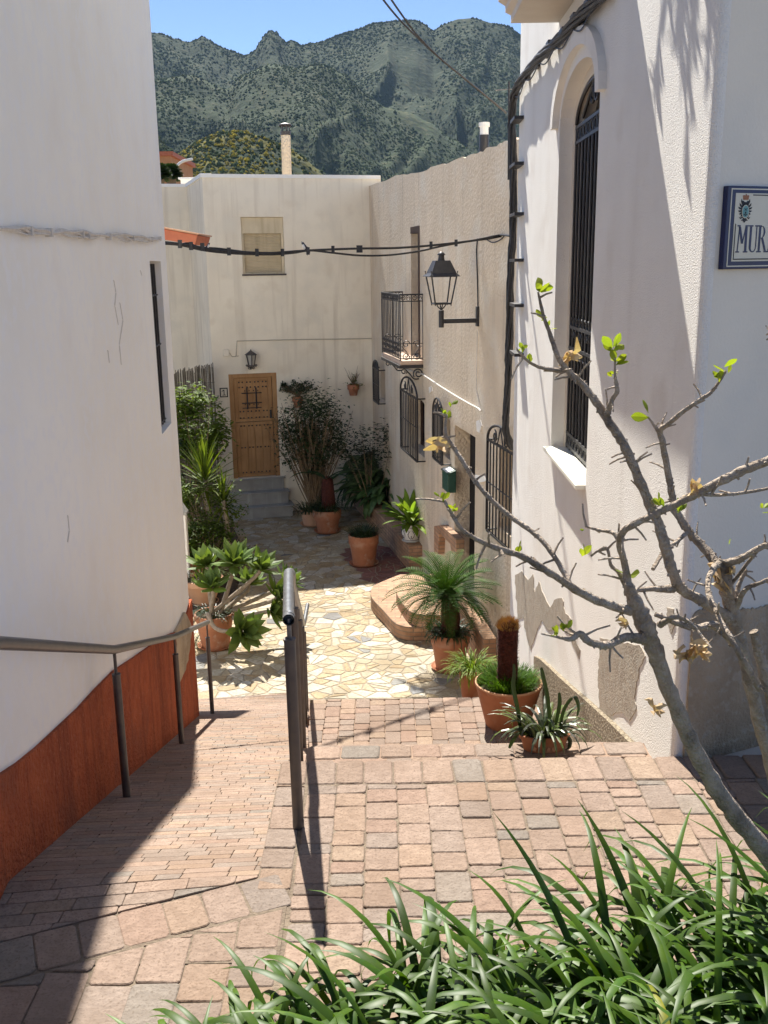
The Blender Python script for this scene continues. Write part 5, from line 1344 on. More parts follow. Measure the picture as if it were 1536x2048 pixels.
def rosette(mb, C, axis, n, length, width, q, rings=3, tones=(.75, 1.3), open_=(.12, 1.3), fold=.28, curl=.35):
    axis = Vector(axis).normalized(); e1 = axis.orthogonal().normalized(); e2 = axis.cross(e1)
    for i in range(n):
        t = i / n; a = i * 2.39996 + q.uniform(-.15, .15); th = lerp(open_[0], open_[1], t) + q.uniform(-.08, .08)
        rad = e1 * math.cos(a) + e2 * math.sin(a); L_ = length * q.uniform(.85, 1.1) * (.72 + .28 * min(1, t * 2)); pts = []; ws = []; seg = 6; ang = th; p = Vector(C) + rad * .015 - axis * .03 * t
        prof = (.42, .66, .92, 1.0, .82, .42, .02)
        for k in range(seg + 1):
            pts.append(p.copy()); ws.append(width * .5 * prof[k])
            p += (axis * math.cos(ang) + rad * math.sin(ang)) * L_ / seg; ang += curl / seg * (1 if k < 4 else -1.2)
        mb.ribbon(pts, ws, axis.cross(rad), fold, tone_v(q, *tones))
def leaf_cloud(mb, C, rx, ry, rz, n, size, q, shape=1.8, tones=(.55, 1.5), clumps=14, inner=.35, droopy=.5):
    """many separate leaves gathered in clumps through the volume"""
    cl = []
    for i in range(clumps):
        while True:
            v = Vector((q.uniform(-1, 1), q.uniform(-1, 1), q.uniform(-1, 1)))
            if inner < v.length < 1: break
        cl.append((v, q.uniform(.22, .42), q.uniform(.75, 1.2)))
    for i in range(n):
        v, r, k = q.choice(cl); d = Vector((q.gauss(0, 1), q.gauss(0, 1), q.gauss(0, 1))) * r * .55
        w_ = v + d; P = Vector(C) + Vector((w_.x * rx, w_.y * ry, w_.z * rz))
        s = size * q.uniform(.6, 1.25); az = q.random() * 6.283; t = Vector((math.cos(az), math.sin(az), q.uniform(-droopy, .45))).normalized()
        sd = t.cross(Vector((q.uniform(-.4, .4), q.uniform(-.4, .4), 1))).normalized()
        mb.ribbon([P, P + t * s * .45, P + t * s - Vector((0, 0, s * .12))], [s * .08, s * .5 / shape, s * .02], sd, .25, tone_v(q, tones[0] * k, tones[1] * k))
def twiggy(mb, base, C, rx, ry, rz, n, q, r0=.012):
    ends = []
    for i in range(n):
        e = Vector(C) + Vector((q.gauss(0, .5) * rx, q.gauss(0, .5) * ry, q.uniform(-.2, .95) * rz)); b = Vector(base) + Vector((q.uniform(-.06, .06), q.uniform(-.06, .06), 0))
        m = b.lerp(e, .5) + Vector((q.uniform(-.08, .08), q.uniform(-.08, .08), .08)); pts = smooth_line([b, m, e], 4); mb.tube(pts, [r0 * (1 - .8 * k / (len(pts) - 1)) for k in range(len(pts))], 5); ends.append(e)
    return ends

# ---- candelabra agave in its pot
def agave():
    q = random.Random(21); B = atZ(432, 1292, PLAZA); k = 1.0
    root = thing('potted_agave', 'branching green agave in a terracotta pot beside the left handrail end', 'potted plant', B)
    rw = 38 * mpp(B); pot(root, B, rw * .98, rw * .72, .47, rim=.16)
    top = B + Vector((0, 0, .43)); zt = top.z
    m = MB(); tuft(m, top, rw * .85, 170, .22, .009, q, 2.2, (.2, 1.0)); m.build('grass', MT['leaf_d'], root)
    m = MB(); tuft(m, B + Vector((-.32, -.05, 0)), .12, 60, .22, .009, q, 1.6); m.build('weeds', MT['leaf_d'], root)
    heads = [((412, 1128), .05, (-.15, -.1, 1), 15, .34), ((468, 1124), -.05, (.15, -.25, 1), 17, .37), ((520, 1135), .05, (.45, -.1, 1), 16, .35), ((424, 1172), -.22, (-.05, -.35, 1), 13, .31), ((556, 1190), .02, (.75, -.1, .75), 15, .33), ((486, 1262), -.48, (.55, -.75, .35), 18, .36), ((575, 1160), .42, (.7, .2, .8), 12, .30), ((545, 1222), -.1, (.9, -.2, .2), 12, .28), ((498, 1165), .25, (.3, .2, 1), 12, .3)]
    for (x, y), dy, ax, n, L_ in heads:
        P = atY(x, y, B.y + dy); ax = Vector(ax).normalized()
        s0 = top + Vector((q.uniform(-.1, .1), q.uniform(-.1, .05), 0)); m = MB()
        if (x, y) == (486, 1262): ctr = [s0 + Vector((.0, -.1, .0)), atY(417, 1228, B.y - .34), atY(425, 1250, B.y - .44), atY(445, 1262, B.y - .5), P]
        else: ctr = [s0, s0.lerp(P, .45) + Vector((0, 0, -.04)), P - ax * .12, P]
        pts = smooth_line(ctr, 5); m.tube(pts, [lerp(.032, .026, i / (len(pts) - 1)) for i in range(len(pts))], 8); S = m.build('stem', MT['stem'], root, smooth=True)
        m = MB(); rosette(m, P, ax, n + 4, L_ * .98, .135, q); m.build('rosette', MT['agave'], root)
agave()

# ---- pots and shrubs along the left edge of the courtyard
def round_pot():
    P = atZ(408, 1172, PLAZA); P = Vector((P.x, P.y, PLAZA)); root = thing('clay_pot', 'pale rounded clay pot half hidden behind the agave', 'pot', P)
    P = Vector((atY(405, 1170, 14.0).x, 14.0, PLAZA)); root.location = P; ORG[root.name] = P
    pot(root, P, .30, .17, .40, 'terra_l', .2); q = random.Random(1); m = MB(); tuft(m, P + Vector((0, 0, .36)), .22, 80, .3, .012, q, 1.5); m.build('foliage', MT['leaf'], root)
round_pot()
def edge_pot():
    Y = 14.6; P = Vector((atY(377, 1140, Y).x, Y, PLAZA)); root = thing('clay_pot', 'dark red clay pot at the corner of the white house', 'pot', P)
    pot(root, P, .26, .2, .55, 'terra', .14); q = random.Random(2); m = MB(); leaf_cloud(m, P + Vector((0, 0, .75)), .3, .3, .3, 260, .09, q); m.build('foliage', MT['leaf'], root)
edge_pot()
def stone_post():
    Y = 14.2; a, b = atY(372, 1030, Y), atY(372, 1063, Y); P = Vector((a.x - .05, Y, PLAZA)); root = thing('gate_post', 'whitewashed post with a grey pyramid cap beside the yuccas', 'post', P)
    zt = atY(372, 1028, Y).z; k = mpp(a)
    m = MB(); m.box(P + Vector((0, 0, (zt - PLAZA) / 2)), (7 * k, 0, 0), (0, 7 * k, 0), (0, 0, (zt - PLAZA) / 2)); m.build('shaft', MT['white_r'], root, bevel=.01)
    m = MB(); c = P + Vector((0, 0, zt - PLAZA)); s = 10 * k; m.box(c + Vector((0, 0, .02)), (s, 0, 0), (0, s, 0), (0, 0, .02)); m.add([c + Vector((-s, -s, .041)), c + Vector((s, -s, .041)), c + Vector((s, s, .041)), c + Vector((-s, s, .041)), c + Vector((0, 0, .20))], [(0, 1, 4), (1, 2, 4), (2, 3, 4), (3, 0, 4)]); m.build('cap', MT['marble'], root)
stone_post()
def bed():
    m = MB(); P = [(-2.3, 13.4), (-2.35, 15.5), (-2.62, 17.2), (-2.95, 18.4), (-5.2, 18.6), (-5.2, 13.4)]; m.prism([Vector((x, y, PLAZA - .02)) for x, y in P], (0, 0, .05)); setting(m.build('planting_bed', MT['soil'], loc=(-3.5, 16, PLAZA)))
bed()
def yucca(px, py, Y, n, L_, label, trunk=True, wd=.05):
    q = random.Random(int(px)); P = atY(px, py, Y); base = Vector((P.x + .03, Y, PLAZA)); root = thing('yucca', label, 'yucca', base)
    m = MB(); m.tube(smooth_line([base, base.lerp(P, .5) + Vector((.02, 0, 0)), P], 5), [.055 - .001 * i for i in range(11)], 9); m.build('trunk', MT['stem'], root, smooth=True)
    m = MB(); Z = Vector((0, 0, 1))
    for i in range(n):
        t = i / n; a = i * 2.39996; th = lerp(.05, 1.9, t ** 1.2) + q.uniform(-.1, .1)
        blade(m, P + Z * (.12 - .3 * t), a, th, L_ * q.uniform(.8, 1.1), wd, .25 + (.9 if t > .75 else 0) * q.random(), q, 5, .25, tone_v(q, .8, 1.5, .05) if t < .8 else (1.9, 1.5, 1.2), .25)
    m.build('leaves', MT['leaf'], root)
yucca(410, 958, 15.6, 80, .72, 'tall yucca with a spiky head left of the marble steps')
yucca(447, 1000, 15.3, 50, .42, 'small yucca beside the marble steps', wd=.04)
yucca(372, 1010, 15.9, 36, .42, 'spiky yucca half hidden by the corner of the white house')
def shrub(name, label, px, py, Y, rx, rz, n, size, mt, seed, stems=10, tones=(.5, 1.6), base_dx=0, cl=18, ry=None):
    q = random.Random(seed); C = atY(px, py, Y); base = Vector((C.x + base_dx, Y, PLAZA)); root = thing(name, label, 'shrub', base)
    m = MB(); twiggy(m, base, C, rx, ry or rx, rz, stems, q); m.build('stems', MT['twig'], root)
    m = MB(); leaf_cloud(m, C, rx, ry or rx * .8, rz, n, size, q, tones=tones, clumps=cl); m.build('foliage', MT[mt], root); return root
shrub('leafy_shrub', 'tall leafy shrub with sunlit yellow-green top in front of the reed screen', 392, 850, 17.0, .60, .62, 3400, .10, 'leaf', 31, 12, (.8, 2.1), cl=40)
shrub('leafy_shrub', 'dark glossy shrub low beside the white house corner', 372, 945, 16.6, .45, .55, 900, .09, 'leaf_d', 32, 10, (.8, 2.0))
shrub('small_shrub', 'small-leaved shrub growing below the tall yucca', 415, 1020, 15.4, .5, .5, 1900, .065, 'leaf', 33, 14, (.6, 1.8), cl=26)
shrub('small_shrub', 'low green shrub behind the agave and the clay pots', 402, 1080, 14.9, .46, .34, 1700, .065, 'leaf', 34, 12, (.5, 1.5), cl=24)
def dry_bush():
    q = random.Random(41); B = Vector((atY(425, 1115, 15.0).x, 15.0, PLAZA)); root = thing('dry_bush', 'twiggy half-dry bush fanning out beside the marble steps', 'shrub', B)
    m = MB(); lv = MB()
    for i in range(130):
        a = q.uniform(-.6, 1.3); L_ = q.uniform(.45, 1.0); y = q.uniform(-.35, .35); d = Vector((math.sin(a), y, math.cos(a))).normalized(); b = B + Vector((q.uniform(-.15, .15), q.uniform(-.1, .1), 0))
        p1 = b + d * L_ * .5 + Vector((0, 0, .05)); p2 = b + d * L_ - Vector((0, 0, .06)); m.tube(smooth_line([b, p1, p2], 3), [.006, .006, .005, .005, .004, .003, .002], 4)
        for k in range(5):
            p = p1.lerp(p2, q.random()); t = Vector((q.uniform(-1, 1), q.uniform(-1, 1), q.uniform(-.3, 1))).normalized(); s = q.uniform(.02, .045); lv.ribbon([p, p + t * s * .5, p + t * s], [.004, s * .3, .002], t.orthogonal(), 0, tone_v(q, .8, 2.0))
    m.build('stems', MT['twig'], root); lv.build('foliage', MT['leaf'], root)
dry_bush()

# ---- potted cycad and tall ficus to the right of the door
def door_ficus():
    q = random.Random(51); B = atZ(655, 1063, PLAZA); k = mpp(B)
    root = thing('potted_palm', 'terracotta pot with a stubby dark palm trunk and grass near the back wall', 'potted plant', B)
    pot(root, B, 27 * k, 20 * k, 46 * k, rim=.35, out=1.04); top = B + Vector((0, 0, 44 * k))
    m = MB(); prof = [(.125, 0), (.13, .25), (.12, .5), (.10, .64), (.03, .70)]; m.lathe(top + Vector((.03, .0, -.05)), prof, 18, wob=.05); m.build('trunk', MT['cycad'], root, smooth=True)
    m = MB(); tuft(m, top, 24 * k, 260, .36, .011, q, 2.0, (.2, 1.1)); m.build('grass', MT['leaf_d'], root)
    m = MB(); P = top + Vector((0, -.05, .62))
    for az, L_ in ((math.pi * 1.02, .75), (math.pi * .8, .6), (.25, .8), (-.4, .6), (2.4, .55)): blade(m, P, az, 1.0, L_, .085, .9, q, 7, .3, tone_v(q, .9, 1.3), .8)
    m.build('fronds', MT['leaf_d'], root)
    F = B + Vector((-.30, .55, 0)); root = thing('potted_ficus', 'tall airy ficus with pale stems against the wall right of the door', 'potted plant', F)
    pot(root, F, .24, .2, .3, 'terra_l', .2, saucer=True); C = atY(625, 880, F.y)
    m = MB()
    for i in range(150):
        e = C + Vector((q.gauss(0, .34), q.gauss(0, .2), q.uniform(-.15, .72))); b = F + Vector((q.uniform(-.08, .12), q.uniform(-.06, .06), .25)); mid = b.lerp(e, .5) + Vector((q.uniform(-.1, .1), 0, .05)); m.tube(smooth_line([b, mid, e], 4), [.013, .012, .011, .010, .009, .008, .006, .005, .003], 5)
    m.build('stems', MT['twig'], root)
    m = MB(); leaf_cloud(m, C + Vector((0, 0, .18)), .66, .42, .80, 5200, .075, q, tones=(.6, 1.9), clumps=80, inner=.05); m.build('foliage', MT['leaf_d'], root)
    m = MB(); tuft(m, F + Vector((-.08, -.1, .26)), .2, 120, .34, .012, q, 1.8); m.build('grass', MT['leaf_d'], root)
door_ficus()
def hanging_pot(px0, px1, py0, py1, label, seed, kind):
    q = random.Random(seed); W = FW; c = ((px0 + px1) / 2); s, zt = W.px(c, py0, .16); _, zb = W.px(c, py1, .16); P = W.pt(s, zb, .16); k = mpp(P); r = (px1 - px0) / 2 * k
    root = thing('hanging_pot', label, 'hanging plant', P)
    h = zt - zb; pot(root, P, r * .93, r * .62, h, 'terra', .42, saucer=False, n=24)
    m = MB(); m.ring(P + Vector((0, 0, h * .62)), W.u, W.n, r * .95, .006, 20, 5); m.tube([P + Vector((0, 0, h * .62)) - W.n * r * .9, W.pt(s, zb + h * .62, -.01)], .006, 5); m.build('ring', MT['iron'], root)
    top = P + Vector((0, 0, h * .95)); st = MB(); lv = MB()
    if kind == 0:
        for i in range(90):
            a = q.random() * 6.28; L_ = q.uniform(.18, .42); d = Vector((math.cos(a) * .9, math.sin(a) * .55, q.uniform(.35, 1.0))).normalized(); e = top + d * L_; st.tube(smooth_line([top, top + d * L_ * .5 + Vector((0, 0, .03)), e], 3), .0045, 4)
            rosette(lv, e, d + Vector((0, 0, .5)), 7, .055, .026, q, tones=(.5, 1.1), fold=.1)
    else:
        for i in range(7):
            a = q.random() * 6.28; d = Vector((math.cos(a) * .5, math.sin(a) * .3, 1)).normalized(); L_ = q.uniform(.2, .42); st.tube([top, top + d * L_], [.006, .002], 4)
        leaf_cloud(lv, top + Vector((0, 0, .05)), .2, .14, .12, 150, .05, q, tones=(.7, 1.5), clumps=8)
        for i in range(30): a = q.random() * 6.28; d = Vector((math.cos(a) * .6, math.sin(a) * .4, 1)).normalized(); st.tube([top, top + d * q.uniform(.1, .28)], .003, 4)
    st.build('stems', MT['twig'], root); lv.build('foliage', MT['leaf_d' if kind == 0 else 'leaf'], root)
hanging_pot(584, 606, 793, 816, 'pot of dark succulents hung on the wall above the ficus', 61, 0)
hanging_pot(694.5, 718.5, 769, 792, 'terracotta pot with a few thin stems hung alone on the cream wall', 62, 1)
def grass_pot():
    q = random.Random(71); B = atZ(728, 1128, PLAZA); k = mpp(B); root = thing('potted_grass', 'terracotta pot of short green grass standing alone on the courtyard paving', 'potted plant', B)
    pot(root, B, 29 * k, 22 * k, 62 * k, rim=.30, out=1.04)
    m = MB(); tuft(m, B + Vector((0, 0, 58 * k)), 26 * k, 420, .24, .008, q, 1.5, (.1, .9)); m.build('grass', MT['leaf_d'], root)
grass_pot()

# ---- plants on the brick planter
def broad_plant(C, n, L_, wd, q, m, tones, tilt=(.3, 1.2), r=.1, dr=(.6, 1.5)):
    pet = lambda t: (.12 if t < .32 else max(.03, math.sin((t - .30) / .7 * math.pi)) ** .8)
    for i in range(n):
        a = q.random() * 6.283; blade(m, Vector(C) + Vector((r * math.cos(a) * q.random(), r * math.sin(a) * q.random(), 0)), a, q.uniform(*tilt), L_ * q.uniform(.75, 1.15), wd, q.uniform(*dr), q, 8, .3, tone_v(q, *tones), .9, pet)
def wall_plants():
    zp = PLAZA + PH; q = random.Random(81)
    C = atZ(822, 1082, zp); k = mpp(C); root = thing('potted_aspidistra', 'white and blue patterned china pot of broad sunlit leaves on the brick planter', 'potted plant', C)
    m = MB(); h = 36 * k; r = 19 * k
    m.lathe(C, [(r * .62, .012), (r * .80, h * .1), (r * 1.0, h * .5), (r * .98, h * .75), (r * .88, h * .93), (r * .95, h), (r * .88, h), (r * .8, h * .9), (.001, h * .88)], 30); Pp = m.build('pot', MT['china'], root, smooth=True)
    def rad(t): return r * (lerp(.80, 1.0, (t - .1) / .4) if t < .5 else lerp(1.0, .98, (t - .5) / .25) if t < .75 else lerp(.98, .88, (t - .75) / .18))
    on = lambda a, t, e=.0025: C + Vector(((rad(t) + e) * math.sin(a), -(rad(t) + e) * math.cos(a), h * t))
    for a0 in [i * math.pi / 3 for i in range(6)]:
        m = MB()
        for sg in (-1, 1):
            m.tube([on(a0 + sg * (.08 + .30 * math.sin(u * 3.1) * (1 - u * .3)), .22 + .5 * u) for u in [i / 8 for i in range(9)]], .0045, 4)
            m.tube([on(a0 + sg * (.36 + .12 * math.cos(u * 6.28)), .62 + .10 * math.sin(u * 6.28)) for u in [i / 10 for i in range(9)]], .004, 4)
        m.tube([on(a0, .25), on(a0, .42)], .006, 4); m.build('painted_scroll', MT['navy'], Pp)
    m = MB()
    for t in (.14, .86): m.tube([on(i * math.pi / 16, t) for i in range(33)], .004, 4)
    m.build('painted_band', MT['navy'], Pp)
    m = MB(); m.lathe(C, [(.001, .003), (r * .8, .003), (r * .98, .02), (r * .94, .022), (.001, .01)], 24); m.build('saucer', MT['china'], root, smooth=True)
    m = MB(); broad_plant(C + Vector((0, 0, h * .85)), 95, .62, .095, q, m, (1.5, 3.2), (.1, 1.25), .06, (.3, .95)); m.build('foliage', MT['leaf'], root)
    sp = [(772, 962, 120, .80, .15, 'leaf_d', (1.6, 3.4), 'clump of broad leaves on the planter just behind the china pot'), (778, 945, 170, 1.15, .17, 'leaf_d', (1.3, 3.0), 'clump of broad dark leaves spilling over the far part of the brick planter'), (745, 918, 170, 1.25, .17, 'leaf_d', (1.0, 2.4), 'shaded clump of long drooping leaves near the inner corner of the courtyard')]
    for x, y, n, L_, wd, mt, tn, lab in sp:
        P = atZ(x, y + 40, zp); root = thing('aspidistra', lab, 'plant', P); m = MB(); broad_plant(P + Vector((0, 0, .05)), n + 14, L_, wd, q, m, tn, (.15, 1.25), .25); m.build('foliage', MT[mt], root)
    root = shrub('leafy_shrub', 'small-leaved dark shrub in the inner corner between the two houses', 745, 895, 18.4, .55, .40, 1300, .07, 'leaf_d', 83, 10, (.4, 1.2), cl=24)
wall_plants()

# ---- sago palm
def frond(mb, P, az, tilt, L_, droop, q, n=34, lw=.012, ll=.12, tone=(1, 1, 1)):
    pts = [Vector(P)]; a = tilt; seg = 12; h = Vector((math.cos(az), math.sin(az), 0)); Z = Vector((0, 0, 1))
    dirs = []
    for i in range(seg):
        d = h * math.sin(a) + Z * math.cos(a); dirs.append(d); pts.append(pts[-1] + d * L_ / seg); a += droop / seg * (.5 + i / seg)
    mb.tube(pts, [.007 * (1 - .7 * i / seg) for i in range(seg + 1)], 4, tone=tone)
    side = Vector((-h.y, h.x, 0))
    for i in range(n):
        t = (i + .5) / n * .97 + .03; f = t * seg; k = min(int(f), seg - 1); p = pts[k].lerp(pts[k + 1], f - k); d = dirs[k]; up = side.cross(d)
        l = ll * (math.sin(math.pi * min(1, t * .9 + .12)) ** .6) * q.uniform(.9, 1.1)
        for sg in (-1, 1):
            v = (side * sg * .85 + d * .55 + up * (-.28 if up.z < 0 else .28)).normalized(); tn = tuple(c * q.uniform(.8, 1.2) for c in tone)
            mb.ribbon([p, p + v * l * .55, p + v * l - Z * l * .10], [lw * .45, lw * .5, .001], d, 0, tn)
def sago():
    q = random.Random(91); B = atZ(900, 1336, PLAZA); k = mpp(B); root = thing('sago_palm', 'bushy sago palm in a terracotta pot by the brick doorstep', 'potted plant', B)
    pot(root, B, 38 * k, 28 * k, 78 * k, rim=.28, out=1.03); top = B + Vector((0, 0, 74 * k))
    m = MB(); tuft(m, top, 36 * k, 240, .26, .012, q, 2.4, (.4, 1.3)); m.build('grass', MT['leaf_d'], root)
    C = atY(893, 1190, B.y + .02); m = MB(); m.lathe(top - Vector((0, 0, .05)), [(.11, 0), (.12, (C.z - top.z) * .5), (.10, C.z - top.z + .03), (.02, C.z - top.z + .08)], 16, wob=.06); m.build('trunk', MT['cycad'], root, smooth=True)
    m = MB()
    for i in range(76):
        t = i / 76; az = i * 2.39996 + q.uniform(-.2, .2); frond(m, C + Vector((.03 * math.cos(az), .03 * math.sin(az), .06 - .1 * t)), az, lerp(.3, 1.8, t ** .8), lerp(.64, .80, min(1, t * 2)) * (1 - .35 * max(0, t - .6) / .4) * q.uniform(.9, 1.08), lerp(1.0, 1.55, t), q, 27, .0085, .12, tuple(c * lerp(1.7, .95, t) for c in (1.0, 1, .9)))
    m.build('fronds', mat('sago_leaf', (.036, .078, .012), (.024, .056, .010), 8, .6, tone=True, trans=.15, spec=.12), root)
sago()

# ---- pots on the stairs
ZA, ZB = -1.5, -.17
def big_pot():
    q = random.Random(101); Y = 7.25; c = atY(1017, 1364, Y); B = Vector((c.x, Y, ZA)); k = mpp(c); root = thing('potted_cycad', 'big terracotta pot with a brown cycad stump and bright grass on the brick landing', 'potted plant', B)
    h = c.z - ZA; R_ = 67 * k; m = MB()
    m.lathe(B, [(R_ * .66, 0), (R_ * .68, .01), (R_ * .80, h * .4), (R_ * .95, h * .85), (R_ * 1.0, h - .02), (R_ * .995, h - .004)], 40); m.build('pot', MT['terra'], root, smooth=True)
    m = MB(); m.lathe(B, [(R_ * .998, h - .008), (R_ * 1.0, h + .004), (R_ * .96, h + .008), (R_ * .93, h - .01), (R_ * .92, h - .08)], 40, wob=.004); m.build('rim', MT['terra_l'], root, smooth=True)
    m = MB(); m.lathe(B, [(R_ * .93, h - .07), (.001, h - .05)], 24); m.build('soil', MT['soil'], root)
    top = B + Vector((0, 0, h - .05)); T = atY(1014, 1240, Y); st = MB(); H = T.z - top.z; n = 60; wd = 20 * k
    st.lathe(top + Vector((-.01, 0, -.02)), [(wd * .98, 0), (wd, H * .3), (wd * .96, H * .7), (wd * 1.0, H * .92), (wd * .7, H * 1.0), (.002, H * 1.03)], 24); S = st.build('stump', MT['cycad'], root, smooth=True)
    sc2 = MB()
    for i in range(900):                       # old leaf bases bristling round the stump
        a = q.random() * 6.283; z = q.random() * H * .97; o = Vector((math.cos(a), math.sin(a), 0)); p = top + Vector((-.01, 0, -.02)) + o * wd * .97 + Vector((0, 0, z)); l = q.uniform(.008, .018); t = (o + Vector((0, 0, .7))).normalized(); sc2.ribbon([p, p + t * l], [.006, .002], Vector((-o.y, o.x, 0)))
    sc2.build('leaf_bases', MT['cycad'], S)
    fz = MB()
    for i in range(700):
        a = q.random() * 6.283; r = wd * math.sqrt(q.random()) * 1.02; p = top + Vector((-.01 + r * math.cos(a), r * math.sin(a), H * (1.0 - .12 * (r / wd) ** 2))); d = Vector((math.cos(a) * .7, math.sin(a) * .7, 1)).normalized(); fz.ribbon([p, p + d * q.uniform(.02, .05)], [.003, .0008], d.orthogonal())
    fz.build('crown_fuzz', MT['fuzz'], S)
    m = MB(); tuft(m, top, R_ * .74, 1300, .17, .006, q, .8, (.1, .6), 5, (.9, 2.1)); m.build('grass', MT['grass'], root)
    c2 = atY(938, 1395, 8.6); P2 = Vector((c2.x + .06, 8.6, PLAZA + .7)); 
    P2 = Vector((c2.x + .02, 8.45, levels[10][2])); zt = c2.z; root = thing('potted_grass', 'smaller pot of pale spiky grass tucked behind the big cycad pot', 'potted plant', P2)
    hh = max(.3, atY(938, 1392, 8.45).z - P2.z); pot(root, P2, .13, .10, hh, 'terra', .12, saucer=False); m = MB(); tuft(m, P2 + Vector((0, 0, hh - .04)), .12, 260, .28, .008, q, 1.9, (.2, 1.3), 5, (1.2, 2.4)); m.build('grass', MT['leaf'], root)
big_pot()
def trough():
    q = random.Random(111); Y = 4.295; c = atY(1088, 1499, Y); B = Vector((c.x, Y, ZB)); k = mpp(c); root = thing('potted_spiderwort', 'small oval terracotta planter of purple-green strap leaves at the top of the steps', 'potted plant', B)
    h = 34 * k; m = MB(); rx, ry = 50 * k, 24 * k; prof = [(.80, 0), (.84, .01), (.93, h * .72), (1.0, h * .74), (1.03, h * .98), (.98, h), (.90, h), (.86, h * .8)]; n = 36; o = 0
    for (r, z) in prof:
        for i in range(n): a = 2 * math.pi * i / n; m.v.append(B + Vector((rx * r * math.cos(a), ry * r * math.sin(a), z)))
    for j in range(len(prof) - 1):
        for i in range(n): i2 = (i + 1) % n; m.f.append([j * n + i, j * n + i2, (j + 1) * n + i2, (j + 1) * n + i]); m.t.append(None)
    m.build('planter', MT['terra'], root, smooth=True)
    m = MB(); m.poly([B + Vector((rx * .9 * math.cos(2 * math.pi * i / n), ry * .9 * math.sin(2 * math.pi * i / n), h * .82)) for i in range(n)]); m.build('soil', MT['soil'], root)
    for x in (1063, 1093, 1104):
        a = math.acos(max(-1, min(1, (x - 1088) / 50))); p = B + Vector((rx * .90 * math.cos(a), -ry * .90 * math.sin(a) - .004, h * .22)); m = MB(); m.prism([p + Vector((-.008, 0, 0)), p + Vector((.006, 0, -.006)), p + Vector((.01, 0, .01)), p + Vector((-.002, 0, .018))], (0, -.003, 0)); m.build('flaked_glaze', MT['terra_l'], root)
    lv = MB(); pet = lambda t: max(.04, (1 - t) ** .6 * min(1, .6 + t * 3))
    for i in range(70):
        a = q.random() * 6.283; r = q.random() * .8; p = B + Vector((rx * r * math.cos(a), ry * r * math.sin(a), h * .85)); g = q.random()
        blade(lv, p, a, q.uniform(.15, 1.0), q.uniform(.15, .28), q.uniform(.02, .03), q.uniform(.8, 2.0), q, 7, .35, (.9, .9, 1.0) if g < .55 else (1.4, 1.6, .8), .3, pet)
    lv.build('foliage', mat('spiderwort_leaf', (.085, .115, .05), (.065, .065, .05), 14, .35, tone=True, trans=.15, spec=.5), root)
    for px in ([(1042, 1470), (1035, 1420), (1026, 1375), (1028, 1345), (1027, 1328)], [(1100, 1460), (1095, 1400), (1085, 1350), (1082, 1335)], [(1110, 1450), (1118, 1410), (1118, 1385)], [(1118, 1470), (1125, 1425), (1140, 1398), (1152, 1396), (1158, 1415), (1155, 1432)], [(1128, 1470), (1140, 1480), (1139, 1496), (1130, 1500)], [(1035, 1470), (1025, 1485), (1019, 1497)]):
        b = MB(); pts = smooth_line([atY(x, y, Y - .03) for x, y in px], 4); nn = len(pts); b.ribbon(pts, [.004 + .007 * math.sin(math.pi * min(1, .15 + i / nn * .85)) for i in range(nn)], Vector((1, .3, 0)), .4, (.75, .7, .75)); b.build('strap_leaf', MT['leaf_d'], root)
trough()

# ================================================================== BEYOND THE HOUSES
def far_things():
    Y = 70.0; a, b = atY(300, 306, Y), atY(341, 312, Y); c = atY(330, 300, Y)
    root = thing('ochre_house', 'ochre house on the hillside beyond the cream house, left of the chimney', 'house', Vector((a.x, Y, -9)))
    m = MB(); m.abox((a.x - 4, Y, -9), (b.x, Y + 8, b.z)); m.build('wall', MT['orange'], root)
    m = MB(); m.abox((a.x - 4.2, Y - .2, b.z + .001), (b.x + .2, Y + 8.2, b.z + .28)); m.build('roof_edge', MT['tile'], root)
    for k, px in enumerate((318, 342)):
        q = random.Random(200 + k); Y = 42 + 2 * k; top = atY(px, 352, Y); base = Vector((top.x, Y, -9))
        root = thing('palm_tree', ('dark palm crown showing above the parapet next to the white house', 'second dark palm crown right beside the street light mast')[k], 'tree', base)
        m = MB(); m.tube([base, top], [.25, .2], 8); m.build('trunk', MT['twig'], root)
        m = MB()
        for i in range(46): az = i * 2.39996; frond(m, top, az, lerp(.1, 1.7, i / 46), .55, .8, q, 16, .05, .30, (1, 1, 1))
        m.build('crown', MT['leaf_d'], root)
    Y = 55.0; P = [atY(x, y, Y) for x, y in ((343, 380), (343, 350), (349, 338), (360, 326), (371, 321))]
    root = thing('street_light', 'curved white street light rising behind the low parapet', 'street light', Vector((P[0].x, Y, -9)))
    m = MB(); m.tube([Vector((P[0].x, Y, -9))] + smooth_line(P, 4), .07, 8); m.build('mast', MT['paper'], root, smooth=True)
    m = MB(); e = P[-1]; m.box(e + Vector((.1, 0, .02)), (.28, 0, .05), (0, .12, 0), (-.01, 0, .05)); m.build('lamp_head', MT['paper'], root, bevel=.03)
    Y = 27.0; a, b = atY(361, 359, Y), atY(382, 366, Y); root = thing('roof_tank', 'flat white roof hutch peeking over the dip in the parapet', 'roof hutch', Vector((a.x, Y, 2)))
    m = MB(); m.abox((a.x, Y, 2), (b.x + .3, Y + 1.5, a.z)); m.build('box', MT['white_l'], root); m = MB(); m.abox((a.x - .05, Y - .05, a.z + .001), (b.x + .35, Y + 1.55, a.z + .05)); m.build('lid', MT['paper'], root)
far_things()

